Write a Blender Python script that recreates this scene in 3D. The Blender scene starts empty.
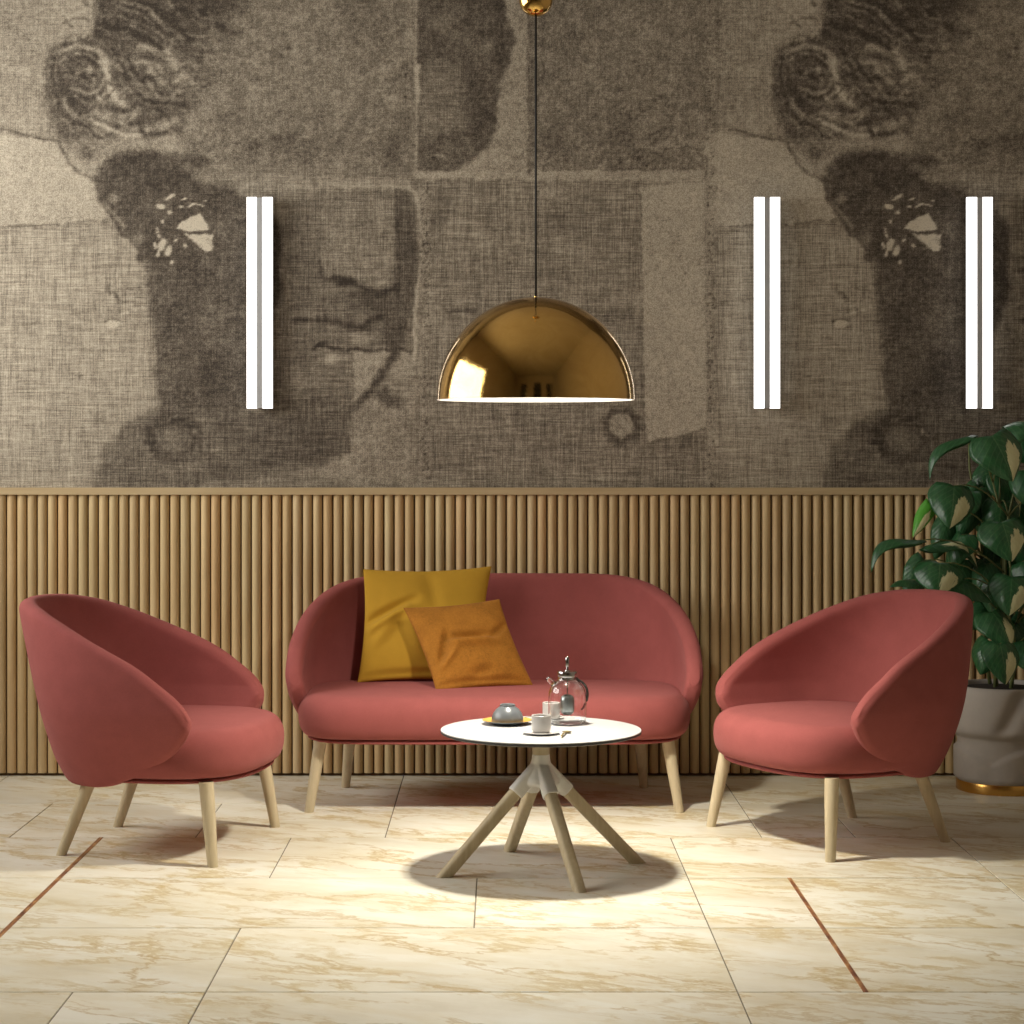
import bpy, bmesh, math, random
import numpy as np
from mathutils import Vector, Matrix, Euler
random.seed(7); rng = np.random.default_rng(11)
PI = math.pi
S = bpy.context.scene
COL = S.collection

# ------------------------------------------------------------------ helpers
def link(o, parent=None):
    COL.objects.link(o)
    if parent is not None: o.parent = parent
    return o

def mesh_obj(name, verts, faces, mat, parent=None, smooth=True, loc=None):
    me = bpy.data.meshes.new(name)
    me.from_pydata([tuple(v) for v in verts], [], faces)
    me.update()
    if smooth:
        me.polygons.foreach_set('use_smooth', [True]*len(me.polygons))
    if mat is not None: me.materials.append(mat)
    o = bpy.data.objects.new(name, me)
    link(o, parent)
    if loc is not None: o.location = loc
    return o

def empty(name, loc, rz=0, label=None, cat=None, group=None):
    o = bpy.data.objects.new(name, None); o.empty_display_size = .1
    link(o); o.location = loc; o.rotation_euler = (0, 0, rz)
    tag(o, label, cat, group)
    return o

def tag(o, label=None, cat=None, group=None, kind=None):
    if label: o['label'] = label
    if cat: o['category'] = cat
    if group: o['group'] = group
    if kind: o['kind'] = kind
    return o

def copy_tree(o, parent=None):
    c = o.copy(); COL.objects.link(c)
    if parent is not None:
        c.parent = parent; c.matrix_parent_inverse = o.matrix_parent_inverse.copy()
    for ch in list(o.children): copy_tree(ch, c)
    return c

class MB:
    def __init__(s): s.v = []; s.f = []
    def add(s, v, f):
        b = len(s.v); s.v += [tuple(p) for p in v]; s.f += [tuple(i+b for i in q) for q in f]
    def box(s, x0, x1, y0, y1, z0, z1):
        v = [(x0,y0,z0),(x1,y0,z0),(x1,y1,z0),(x0,y1,z0),(x0,y0,z1),(x1,y0,z1),(x1,y1,z1),(x0,y1,z1)]
        s.add(v, [(0,3,2,1),(4,5,6,7),(0,1,5,4),(1,2,6,5),(2,3,7,6),(3,0,4,7)])
    def tube(s, pts, radii, n=16, cap=True, squash=1.0, up=None):
        pts = [Vector(p) for p in pts]
        rings = []
        for i, p in enumerate(pts):
            t = (pts[min(i+1, len(pts)-1)] - pts[max(i-1, 0)]).normalized()
            ref = Vector(up) if up is not None else (Vector((0,0,1)) if abs(t.z) < .95 else Vector((1,0,0)))
            a = t.cross(ref).normalized(); b = t.cross(a).normalized()
            r = radii[i] if hasattr(radii, '__len__') else radii
            rings.append([p + a*math.cos(2*PI*k/n)*r + b*math.sin(2*PI*k/n)*r*squash for k in range(n)])
        v = [q for r in rings for q in r]; f = []
        for i in range(len(pts)-1):
            for k in range(n):
                f.append((i*n+k, i*n+(k+1) % n, (i+1)*n+(k+1) % n, (i+1)*n+k))
        if cap:
            f.append(tuple(range(n))[::-1]); f.append(tuple((len(pts)-1)*n+k for k in range(n)))
        s.add(v, f)
    def lathe(s, prof, n=48, c=(0,0,0), cap=False):
        v = []; f = []
        for r, z in prof:
            for k in range(n):
                a = 2*PI*k/n; v.append((c[0]+r*math.cos(a), c[1]+r*math.sin(a), c[2]+z))
        for i in range(len(prof)-1):
            for k in range(n):
                f.append((i*n+k, i*n+(k+1) % n, (i+1)*n+(k+1) % n, (i+1)*n+k))
        if cap:
            f.append(tuple(range(n))[::-1]); f.append(tuple((len(prof)-1)*n+k for k in range(n)))
        s.add(v, f)
    def build(s, name, mat, parent=None, smooth=True, sharp=None, bevel=None):
        o = mesh_obj(name, s.v, s.f, mat, parent, smooth)
        if sharp is not None: o.data.set_sharp_from_angle(angle=math.radians(sharp))
        if bevel:
            m = o.modifiers.new('bevel', 'BEVEL'); m.width = bevel; m.segments = 3; m.limit_method = 'ANGLE'
        return o

# ------------------------------------------------------------------ materials
class NT:
    def __init__(s, name):
        s.m = bpy.data.materials.new(name); s.m.use_nodes = True
        s.t = s.m.node_tree; s.b = s.t.nodes['Principled BSDF']
    def n(s, typ, **kw):
        nd = s.t.nodes.new(typ)
        for k, v in kw.items():
            if k == 'ins':
                for a, b in v.items():
                    if isinstance(b, bpy.types.NodeSocket): s.t.links.new(b, nd.inputs[a])
                    else: nd.inputs[a].default_value = b
            else: setattr(nd, k, v)
        return nd
    def math(s, op, a, b=0.0, c=0.0, clamp=False):
        nd = s.n('ShaderNodeMath', operation=op, use_clamp=clamp, ins={0: a, 1: b, 2: c}); return nd.outputs[0]
    def mix(s, f, a, b, mode='MIX'):
        nd = s.t.nodes.new('ShaderNodeMix'); nd.data_type = 'RGBA'; nd.blend_type = mode
        for i, v in ((0, f), (6, a), (7, b)):
            if isinstance(v, bpy.types.NodeSocket): s.t.links.new(v, nd.inputs[i])
            else: nd.inputs[i].default_value = v if i == 0 or len(v) == 4 else (*v, 1)
        return nd.outputs[2]
    def set(s, **kw):
        for k, v in kw.items():
            k = k.replace('_', ' ')
            if isinstance(v, bpy.types.NodeSocket): s.t.links.new(v, s.b.inputs[k])
            else: s.b.inputs[k].default_value = (*v, 1) if isinstance(v, tuple) and len(v) == 3 else v
        return s.m
    def noise(s, vec, scale, detail=4, rough=.5, dist=0):
        return s.n('ShaderNodeTexNoise', ins={'Vector': vec, 'Scale': scale, 'Detail': detail, 'Roughness': rough, 'Distortion': dist}).outputs[0]
    def coord(s, which='Object'): return s.n('ShaderNodeTexCoord').outputs[which]
    def mapping(s, vec, scale=(1,1,1), loc=(0,0,0), rot=(0,0,0)):
        return s.n('ShaderNodeMapping', ins={'Vector': vec, 'Scale': scale, 'Location': loc, 'Rotation': rot}).outputs[0]
    def ramp(s, fac, stops):
        nd = s.n('ShaderNodeValToRGB', ins={0: fac}); cr = nd.color_ramp
        while len(cr.elements) < len(stops): cr.elements.new(.5)
        for e, (p, c) in zip(cr.elements, stops):
            e.position = p; e.color = (*c, 1) if len(c) == 3 else c
        return nd.outputs[0]
    def bump(s, h, strength=.3, dist=.01):
        return s.n('ShaderNodeBump', ins={'Height': h, 'Strength': strength, 'Distance': dist}).outputs[0]

def plain(name, col, rough=.5, metal=0, **kw):
    t = NT(name); v = t.noise(t.coord(), 40, 3)
    c = t.mix(v, tuple(x*.93 for x in col), tuple(min(1, x*1.05) for x in col))
    return t.set(Base_Color=c, Roughness=rough, Metallic=metal, **kw)

def fabric(name, col, var=.12, scale=900, sheen=.5, bump=.25, dark=.6):
    t = NT(name); co = t.coord()
    a = t.noise(co, scale, 2, .6); b = t.noise(co, 14, 4, .6); w = t.noise(co, scale*.28, 3, .7)
    f = t.math('MULTIPLY_ADD', a, .45, t.math('MULTIPLY_ADD', b, .35, t.math('MULTIPLY', w, .35)))
    c = t.ramp(f, [(.35, tuple(x*(1-var*1.6) for x in col)), (.75, tuple(min(1, x*(1+var)) for x in col))])
    return t.set(Base_Color=c, Roughness=.92, Normal=t.bump(t.math('ADD', a, w), bump, .002),
                 Sheen_Weight=sheen, Sheen_Roughness=.45, Sheen_Tint=tuple(min(1, x*1.3+.25) for x in col), Specular_IOR_Level=.15)

def wood(name, light, dark, axis=2, rnd=False, rough=.55, fine=1.0):
    t = NT(name); co = t.coord()
    sc = [60*fine]*3; sc[axis] = 2.2
    if rnd:
        at = t.n('ShaderNodeAttribute', attribute_name='rnd')
        off = t.n('ShaderNodeVectorMath', operation='SCALE', ins={0: (3.1, 7.7, 13.3), 'Scale': at.outputs['Fac']}).outputs[0]
        co2 = t.n('ShaderNodeVectorMath', operation='ADD', ins={0: co, 1: off}).outputs[0]
    else: co2 = co
    g = t.noise(t.mapping(co2, tuple(sc)), 1, 5, .6, .4)
    big = t.noise(t.mapping(co2, tuple(s_*.12 if i != axis else 1.3 for i, s_ in enumerate(sc))), 1, 3, .5, 1.0)
    f = t.math('MULTIPLY_ADD', g, .55, t.math('MULTIPLY', big, .5))
    c = t.ramp(f, [(.33, dark), (.68, light)])
    if rnd:
        tint = t.ramp(at.outputs['Fac'], [(0, (.80, .76, .70)), (.3, (1, .93, .82)), (.6, (.92, .93, .86)), (.8, (1.0, .86, .72)), (1, (.98, .97, .95))])
        c = t.mix(.75, c, tint, 'MULTIPLY')
    return t.set(Base_Color=c, Roughness=rough, Normal=t.bump(g, .15, .003), Specular_IOR_Level=.3)

M = {}
M['pink'] = fabric('pink_velvet', (.305, .084, .078), sheen=.16)
M['mustard'] = fabric('mustard_fabric', (.46, .26, .028), sheen=.12, scale=1200, var=.08)
M['ochre'] = fabric('ochre_fabric', (.33, .135, .02), sheen=.1, scale=420, var=.3, bump=.6)
M['oak'] = wood('pale_oak', (.60, .51, .35), (.46, .37, .23))
M['slat'] = wood('oak_slat', (.67, .53, .32), (.50, .37, .20), rnd=True)
M['rail'] = wood('oak_rail', (.56, .44, .26), (.46, .34, .185), axis=0)
M['white_top'] = plain('white_laminate', (.47, .475, .48), .4)
M['black_edge'] = plain('black_core', (.03, .03, .03), .5)
M['hub'] = plain('pale_grey_coating', (.72, .70, .66), .45)
M['ceramic_white'] = plain('white_ceramic', (.50, .48, .46), .3)
M['ceramic_grey'] = plain('grey_ceramic', (.11, .12, .13), .3)
M['ceramic_yellow'] = plain('ochre_glaze', (.60, .33, .07), .3)
M['steel'] = plain('polished_steel', (.45, .45, .45), .12, 1)
M['mesh_steel'] = plain('brushed_steel', (.33, .36, .36), .35, 1)
M['dark_steel'] = plain('dark_steel', (.10, .09, .085), .25, .8)
M['brassy'] = plain('aged_brass', (.30, .23, .10), .35, .6)
M['cord'] = plain('black_cord', (.02, .02, .02), .7)
M['pot'] = plain('taupe_clay', (.42, .38, .335), .75)
M['plaster'] = plain('warm_plaster', (.46, .40, .33), .9)
M['ceil'] = plain('ceiling_paint', (.55, .50, .43), .9)
M['darkpaint'] = plain('dark_frame', (.06, .05, .045), .5)
M['backing'] = plain('dark_backing', (.13, .085, .05), .9)
M['groove'] = plain('aluminium', (.42, .43, .44), .5, .0)
M['skirt'] = plain('dark_skirting', (.06, .045, .035), .7)

t = NT('gold_polished')                      # mirror gold, faintly marked
co = t.coord(); sm = t.noise(co, 9, 6, .65, 1.2)
M['gold'] = t.set(Base_Color=t.mix(sm, (.52, .31, .085), (.84, .56, .19)), Metallic=1,
                  Roughness=t.ramp(sm, [(.35, (.03,)*3), (.75, (.16,)*3)]), Normal=t.bump(sm, .10, .006))
t = NT('soil_dark'); sn = t.noise(t.coord(), 90, 6, .7)
M['soil'] = t.set(Base_Color=t.ramp(sn, [(.3, (.008, .006, .005)), (.7, (.05, .038, .03))]), Roughness=.95, Normal=t.bump(sn, .9, .02))
t = NT('clear_glass')
M['glass'] = t.set(Base_Color=(.98, .98, .98), Roughness=0.0, IOR=1.42, Transmission_Weight=1.0)
t = NT('lit_strip')
M['strip'] = t.set(Base_Color=(.9, .9, .9), Emission_Color=(1, .98, .95), Emission_Strength=2.3)
t = NT('lit_bulb')
M['bulb'] = t.set(Base_Color=(.9, .9, .9), Emission_Color=(1, .93, .80), Emission_Strength=150.0)
t = NT('white_enamel')
M['inner'] = t.set(Base_Color=(.82, .80, .77), Roughness=.5)

# marble tiles
t = NT('cream_marble'); co = t.coord()
at = t.n('ShaderNodeAttribute', attribute_name='rnd').outputs['Fac']
off = t.n('ShaderNodeVectorMath', operation='SCALE', ins={0: (17.3, 9.1, 23.7), 'Scale': at}).outputs[0]
p = t.n('ShaderNodeVectorMath', operation='ADD', ins={0: co, 1: off}).outputs[0]
p = t.mapping(t.mapping(p, rot=(0, 0, .42)), (.75, 1.75, 1))
warp = t.n('ShaderNodeTexNoise', ins={'Vector': p, 'Scale': 2.4, 'Detail': 7, 'Roughness': .62}).outputs[1]
pw = t.n('ShaderNodeVectorMath', operation='MULTIPLY_ADD', ins={0: warp, 1: (.34, .34, .34), 2: p}).outputs[0]
def vein(scale, width, seed, rough=.62):
    n = t.noise(t.mapping(pw, loc=(seed, seed*2, 0)), scale, 6, rough)
    a = t.math('ABSOLUTE', t.math('SUBTRACT', n, .5))
    return t.math('SUBTRACT', 1, t.math('DIVIDE', a, width, clamp=True), clamp=True)
v1 = vein(1.5, .020, 0); v2 = vein(3.6, .045, 5); v3 = vein(1.2, .085, 9)
msk = t.ramp(t.noise(t.mapping(pw, loc=(4, 4, 0)), 1.9, 5, .6), [(.46, (0,)*3), (.58, (1,)*3)])
cl = t.ramp(t.noise(pw, 2.6, 6, .6), [(.30, (.67, .625, .50)), (.46, (.78, .75, .635)), (.60, (.84, .825, .73))])
c = t.mix(t.math('MULTIPLY', v3, .30), cl, (.68, .58, .36))
c = t.mix(t.math('MULTIPLY', t.math('MULTIPLY', v2, msk), .8), c, (.56, .44, .21))
c = t.mix(t.math('MULTIPLY', t.math('MULTIPLY', v1, t.noise(p, 2.5, 3)), 1.5, clamp=True), c, (.52, .39, .18))
bl = t.ramp(t.noise(t.mapping(pw, loc=(1, 8, 0)), 8.5, 6, .72), [(.53, (0,)*3), (.64, (1,)*3)])
c = t.mix(t.math('MULTIPLY', t.math('MULTIPLY', bl, msk), .5), c, (.62, .49, .25))
hs = t.n('ShaderNodeMapRange', ins={0: at, 3: .94, 4: 1.04}).outputs[0]
M['marble'] = t.set(Base_Color=t.mix(1.0, c, t.n('ShaderNodeCombineColor', ins={0: hs, 1: hs, 2: hs}).outputs[0], 'MULTIPLY'), Roughness=.42, Specular_IOR_Level=.35)
M['glint'] = plain('painted_glint', (.88, .87, .82), .3)  # pale colour stands in for a bright glint on the floor joint
M['grout'] = plain('grout', (.22, .19, .14), .9)
t = NT('copper_inlay'); cn = t.noise(t.mapping(t.coord(), (8, 1.6, 1)), 6, 5, .6)
M['inlay'] = t.set(Base_Color=t.ramp(cn, [(.35, (.13, .045, .03)), (.5, (.34, .14, .06)), (.66, (.60, .34, .14))]), Roughness=.35, Metallic=.3)

# leaf: dark green with a cream splash on one side of the midrib, by the leaf's own UV
t = NT('variegated_leaf')
uv = t.n('ShaderNodeUVMap', uv_map='leaf').outputs[0]
sep = t.n('ShaderNodeSeparateXYZ', ins={0: uv})
rn = t.n('ShaderNodeAttribute', attribute_name='rnd').outputs['Fac']
off = t.n('ShaderNodeVectorMath', operation='SCALE', ins={0: (5.3, 9.1, 3.7), 'Scale': rn}).outputs[0]
lp = t.n('ShaderNodeVectorMath', operation='ADD', ins={0: uv, 1: off}).outputs[0]
n1 = t.noise(t.mapping(lp, (4.5, 2.2, 1)), 2.2, 5, .65)
x = sep.outputs[0]; y = sep.outputs[1]
# band: x between .0 and .55 (right of midrib), y > .35
side = t.math('MULTIPLY', t.math('GREATER_THAN', x, .0), t.math('SUBTRACT', 1, t.math('MULTIPLY', t.math('ABSOLUTE', t.math('SUBTRACT', x, .48)), 1.9), clamp=True))
yy = t.math('SUBTRACT', 1.1, t.math('MULTIPLY', t.math('ABSOLUTE', t.math('SUBTRACT', y, .68)), 1.7), clamp=True)
cm = t.math('MULTIPLY', t.math('MULTIPLY', side, yy), t.math('MULTIPLY_ADD', n1, 2.6, -.25))
cm = t.math('MULTIPLY', cm, t.math('GREATER_THAN', rn, .30))
cmm = t.ramp(cm, [(.28, (0,)*3), (.33, (1,)*3)])
n2 = t.noise(t.mapping(lp, (2, 1.2, 1)), 3.5, 6, .7)
green = t.ramp(n2, [(.35, (.012, .062, .022)), (.6, (.024, .11, .035)), (.75, (.07, .17, .06))])
vn = t.n('ShaderNodeTexWave', wave_type='BANDS', bands_direction='Y', ins={'Vector': t.n('ShaderNodeCombineXYZ', ins={0: x, 1: t.math('SUBTRACT', y, t.math('MULTIPLY', t.math('ABSOLUTE', x), .45)), 2: 0.0}).outputs[0], 'Scale': 2.3, 'Distortion': .5}).outputs[1]
rib = t.math('SUBTRACT', 1, t.math('DIVIDE', t.math('ABSOLUTE', x), .035, clamp=True), clamp=True)
green = t.mix(t.math('MULTIPLY', t.math('POWER', vn, 14), .3), green, (.10, .20, .09))
green = t.mix(t.math('MULTIPLY', rib, .5), green, (.12, .24, .10))
fresh = t.mix(t.math('GREATER_THAN', rn, .93), green, (.08, .33, .03))
lc = t.mix(cmm, fresh, t.mix(n2, (.52, .54, .24), (.74, .72, .50)))
M['leaf'] = t.set(Base_Color=lc, Roughness=.36, Normal=t.bump(vn, .12, .004), Specular_IOR_Level=.45)
M['stem'] = plain('plant_stem', (.13, .15, .05), .6)

# ------------------------------------------------------------------ sizes of the place (metres, camera stands at the origin looking along +Y)
EYE = 1.49; FPX = 2030.0
WALL = 9.307; XL = -3.3; XR = 3.1; YF = -1.0; CEIL = 5.3
def P(px, py, d):       # a place seen at px,py from the eye at distance d
    return Vector(((px-502)/FPX*d, d, EYE-(py-450)/FPX*d))

# ------------------------------------------------------------------ mural on the back wall
PER = 728.0; STEP = 1.3
nu = int(PER/STEP); Y0, Y1 = -50.0, 492.0; nv = int((Y1-Y0)/STEP)
U, V = np.meshgrid((np.arange(nu)+.5)*PER/nu, Y0+(np.arange(nv)+.5)*(Y1-Y0)/nv)
def vnoise(cell, seed, sx=1.0, sy=1.0):
    r = np.random.default_rng(seed)
    ku = max(2, int(round(PER/(cell*sx)))); cu = PER/ku; cv = cell*sy
    kv = int((Y1-Y0)/cv)+3
    L = r.random((kv, ku))
    a = U/cu; b = (V-Y0)/cv
    i = np.floor(a).astype(int); j = np.floor(b).astype(int); fa = a-i; fb = b-j
    fa = fa*fa*(3-2*fa); fb = fb*fb*(3-2*fb)
    i0 = i % ku; i1 = (i+1) % ku
    return (L[j, i0]*(1-fa)+L[j, i1]*fa)*(1-fb)+(L[j+1, i0]*(1-fa)+L[j+1, i1]*fa)*fb
def fbm(cell, seed, oct=4, sx=1, sy=1, g=.55):
    t_ = 0; w = 1; s_ = 0
    for k in range(oct):
        t_ = t_+w*vnoise(cell/2**k, seed+k*17, sx, sy); s_ += w; w *= g
    return t_/s_-.5
wu = fbm(26, 1, 4)*16; wv = fbm(26, 2, 4)*16
Uw = U+wu*.55; Vw = V+wv*.55; Uq = U+fbm(10, 5, 3)*5; Vq = V+fbm(10, 6, 3)*5
def sdf(pts, uu, vv):
    pts = np.array(pts, float); n = len(pts); best = np.full(U.shape, 1e9); ins = np.zeros(U.shape, bool)
    for k in range(n):
        a = pts[k]; b = pts[(k+1) % n]; e = b-a
        px_, py_ = uu-a[0], vv-a[1]
        h = np.clip((px_*e[0]+py_*e[1])/(e@e+1e-9), 0, 1)
        best = np.minimum(best, (px_-h*e[0])**2+(py_-h*e[1])**2)
        c_ = ((a[1] > vv) != (b[1] > vv)) & (uu < e[0]*(vv-a[1])/(e[1]+1e-12)+a[0])
        ins ^= c_
    d = np.sqrt(best); return np.where(ins, -d, d)
def cat(pts, k=6):      # smooth curve through points
    p_ = [np.array(q, float) for q in pts]; p_ = [2*p_[0]-p_[1]]+p_+[2*p_[-1]-p_[-2]]; out = []
    for i in range(1, len(p_)-2):
        for s_ in range(k):
            u_ = s_/k; a, b, c_, d_ = p_[i-1:i+3]
            out.append(.5*((2*b)+(-a+c_)*u_+(2*a-5*b+4*c_-d_)*u_**2+(-a+3*b-3*c_+d_)*u_**3))
    out.append(p_[-2]); return out
T = np.full(U.shape, .52)                     # tone
W = np.full(U.shape, .6)                      # how much weave shows
def mixT(m, val, wv_=None):
    global T, W
    T = T*(1-m)+val*m
    if wv_ is not None: W = W*(1-m)+wv_*m
def sstep(d, soft): return np.clip(.5-d/(2*soft), 0, 1)
def poly(pts, val, soft=3, w=None, k=1.0, warp=1, wrap=True):
    uu, vv = (U, V) if warp == 0 else ((Uq, Vq) if warp == 1 else (Uw, Vw))
    pts = np.array(pts, float)
    for sh in ((0, -PER, PER) if wrap else (0,)):
        if pts[:, 0].max()+sh < -20 or pts[:, 0].min()+sh > PER+20: continue
        mixT(sstep(sdf(pts+[sh, 0], uu, vv), soft)*k, val, w)
def stroke(pts, val, r=2, soft=2, k=.8, warp=1, w=None):
    uu, vv = (U, V) if warp == 0 else ((Uq, Vq) if warp == 1 else (Uw, Vw))
    q = cat(pts)
    d = np.full(U.shape, 1e9)
    for a, b in zip(q[:-1], q[1:]):
        e = b-a; h = np.clip(((uu-a[0])*e[0]+(vv-a[1])*e[1])/(e@e+1e-9), 0, 1)
        d = np.minimum(d, (uu-a[0]-h*e[0])**2+(vv-a[1]-h*e[1])**2)
    mixT(sstep(np.sqrt(d)-r, soft)*k, val, w)
def blob(u, v, ru, rv, val, k=.7, soft=.6, warp=2, w=None, rot=0):
    uu, vv = (U, V) if warp == 0 else ((Uq, Vq) if warp == 1 else (Uw, Vw))
    c_, s_ = math.cos(rot), math.sin(rot)
    du = uu-u; dv = vv-v
    d = np.sqrt(((du*c_+dv*s_)/ru)**2+((-du*s_+dv*c_)/rv)**2)
    mixT(np.clip((1-d)/soft, 0, 1)*k, val, w)
# ground of each pasted panel
poly([(-25,-90),(120,-90),(120,140),(-25,140)], .60, 12, .5)
poly([(0,226),(175,226),(175,500),(-25,500),(-25,226)], .64, 3, 1)
poly([(100,-90),(412,-90),(412,176),(100,176)], .50, 14, .15)
poly([(185,172),(412,172),(412,500),(150,500),(150,300)], .54, 8, .9)
poly([(415,-90),(530,-90),(530,174),(415,174)], .64, 1.5, .1, warp=0)
poly([(529,-90),(706,-90),(706,172),(529,172)], .49, 2, .25, warp=0)
poly([(424,178),(706,178),(706,500),(424,500)], .53, 3, 1)
poly([(706,-90),(722,-90),(722,135),(706,138)], .52, 4, .3)
poly([(708,226),(722,226),(722,500),(708,500)], .56, 6, .9)
# pale torn sheet at the far left
poly([(-23,133),(-8,132),(20,137),(55,141),(62,150),(72,168),(92,178),(98,190),(106,214),(110,220),(85,222),(60,225),(30,224),(8,227),(-23,225)], .72, 1.5, .15)
stroke([(-23,130),(0,130),(14,132),(28,137),(55,141),(92,143),(125,141),(150,138),(178,136),(183,142)], .22, .8, 1.2, .9)
stroke([(-23,226),(0,227),(30,225),(60,224),(85,221),(108,220)], .30, .6, 1.0, .6)
# hair
poly([(50,48),(62,40),(92,34),(98,5),(104,-90),(215,-90),(218,20),(205,50),(214,80),(196,104),(184,112),(184,136),(120,142),(58,141),(48,112),(47,80)], .37, 5, .25, warp=2)
poly([(100,-90),(260,-90),(245,10),(215,22),(190,45),(160,50),(135,30),(92,36)], .24, 8, .25, k=.8, warp=2)
poly([(50,50),(75,68),(90,95),(85,135),(55,138),(47,100)], .27, 7, .25, k=.75, warp=2)
r_ = random.Random(5)
for (a, b, c_, d_, val, wd) in [
    ((60,52),(80,45),(100,52),(112,66),.50,4),((58,75),(75,72),(92,84),(96,100),.2,4),((105,62),(108,85),(118,100),(126,106),.66,7),
    ((118,60),(124,70),(128,84),(140,92),.24,3.5),((128,56),(134,72),(146,86),(160,94),.18,3.5),((112,108),(125,112),(140,104),(152,98),.16,3),
    ((142,48),(160,50),(172,60),(178,75),.60,7),((150,70),(160,82),(172,84),(184,76),.55,6),((96,112),(110,118),(128,118),(140,110),.52,6),
    ((140,95),(150,102),(165,102),(180,104),.16,3),((100,128),(120,132),(150,128),(175,122),.50,6),((88,120),(105,126),(120,134),(140,136),.62,4),
    ((100,22),(120,30),(140,34),(160,48),.16,5),((104,10),(125,12),(150,22),(178,40),.30,5),((150,5),(170,20),(190,40),(200,60),.15,5),
    ((120,2),(140,6),(152,14),(165,28),.42,3.5),((62,100),(70,112),(82,118),(92,112),.44,5),((54,58),(52,75),(56,95),(60,115),.18,2.5),
    ((166,70),(170,84),(180,88),(205,86),.28,3),((120,100),(128,92),(140,88),(150,92),.34,3),((72,88),(86,94),(98,90),(104,78),.48,4),
    ((180,10),(205,18),(225,30),(240,34),.20,6),((190,48),(210,52),(230,50),(252,58),.30,4),((60,128),(75,122),(88,128),(98,138),.20,3)]:
    stroke([a, b, c_, d_], .5+(val-.44)*1.2, wd*.6, wd*.5, .85, warp=1)
    for q_, dv_ in ((1, -.26 if val > .4 else .24), (2, .10), (-1, -.22 if val > .4 else .20)):   # strands beside each lock
        o_ = q_*wd*1.15; pp_ = [a, b, c_, d_]; tx = d_[0]-a[0]; ty = d_[1]-a[1]; l_ = math.hypot(tx, ty); nx_, ny_ = -ty/l_*o_, tx/l_*o_
        stroke([(p_[0]+nx_+r_.uniform(-1,1), p_[1]+ny_+r_.uniform(-1,1)) for p_ in pp_], min(.8, max(.08, val+dv_)), wd*.22+.3, wd*.25+.5, .7, warp=1)
for k in range(110):
    u = r_.uniform(54,205); v = r_.uniform(-60,132); an = r_.uniform(-.6,1.2); L = r_.uniform(8,24)
    stroke([(u,v),(u+L*math.cos(an)*.5,v+L*math.sin(an)*.5+r_.uniform(-5,5)),(u+L*math.cos(an),v+L*math.sin(an))], r_.choice([.14,.2,.58,.62,.3]), r_.uniform(.5,1.6), 1.6, .6, warp=1)
poly([(50,45),(92,36),(98,4),(88,25),(60,40)], .56, 3, .3, k=.8)
# forehead, mottled
blob(300,60,120,70,.57,.5,.9); blob(235,110,60,45,.48,.5,.9); blob(300,145,75,14,.36,.55,.8); blob(270,142,50,10,.33,.4,.8)
blob(360,90,50,40,.52,.5,.9); blob(330,30,60,30,.50,.5); stroke([(280,55),(300,62),(330,68),(366,72),(372,55)], .38, 1, 3, .5)
# pale cheekband under the hair and the ear
poly([(57,141),(92,144),(125,142),(155,138),(182,136),(184,150),(160,152),(135,152),(110,150),(100,165),(94,178),(78,172),(66,155)], .60, 3, .2)
blob(85,152,14,9,.32,.7); stroke([(60,143),(68,160),(78,172),(96,180)], .25, 1, 1.5, .7); stroke([(70,150),(78,165),(92,168),(104,158)], .72, 2, 3, .7)
blob(130,138,22,5,.70,.6,.8,1); blob(168,146,14,5,.74,.6,.8,1)
# great dark plane of the temple, cheek and neck
poly([(97,178),(104,162),(122,152),(160,153),(200,158),(228,172),(236,195),(262,205),(283,230),(282,300),(262,350),(246,410),(200,412),(164,408),(157,380),(155,340),(150,300),(147,262),(140,250),(128,238),(112,216),(100,196)], .27, 4, .35, warp=1)
blob(130,165,30,18,.20,.6,.9); blob(225,265,45,70,.33,.5,.9); blob(205,340,45,50,.38,.45,.9); blob(215,365,26,35,.24,.5,.9); blob(185,300,28,40,.24,.5)
poly([(148,262),(151,300),(155,340),(158,380),(163,408),(186,408),(180,350),(172,262)], .36, 6, .7, k=.5)
blob(212,300,22,38,.48,.35,.9); blob(225,225,22,25,.34,.5,.9)
stroke([(97,180),(100,198),(112,218),(126,236),(140,252)], .18, 1.2, 2, .7)
stroke([(104,205),(116,216),(124,226)], .62, 2, 2, .6); blob(112,197,9,7,.60,.7); blob(106,188,3,2.5,.12,.9,.5,1); blob(137,240,7,9,.56,.7); blob(140,258,6,5,.18,.8,.5,1)
poly([(96,180),(110,216),(128,238),(146,256),(146,275),(112,262),(92,232)], .55, 5, .9, k=.0)
blob(218,165,22,13,.60,.55,.9); blob(210,172,12,8,.50,.5)
# flaked paint where the eye was
def flake(pts): poly(pts, .93, .8, .05, warp=1)
flake([(176,229),(180,221),(190,216),(200,214),(206,222),(209,231),(198,231),(184,231)])
flake([(190,234),(213,235),(214,246),(211,250),(205,251),(199,248),(193,240),(184,233)])
for (u, v, a, b) in [(170,197,6,1.8),(184,199,4,1.4),(192,205,7,1.5),(200,205,5,1.4),(162,206,5,3),(170,212,3,3),(163,222,2,2),(180,206,3,1.3),(158,233,2,7),(162,244,4,7),(168,250,4,6),(171,262,3,3),(158,252,2,5),(176,240,3,1.4),(186,246,3,2.4),(205,200,3,1.2),(155,245,2,4)]:
    blob(u, v, a, b, .88, .95, .35, 1, .05, r_.uniform(-.5,.5))
for k in range(14): 
    a = r_.uniform(0, 2*PI); stroke([(186+26*math.cos(a),228+20*math.sin(a)),(186+40*math.cos(a+.2),228+30*math.sin(a+.2))], .16, .5, .8, .6)
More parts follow.
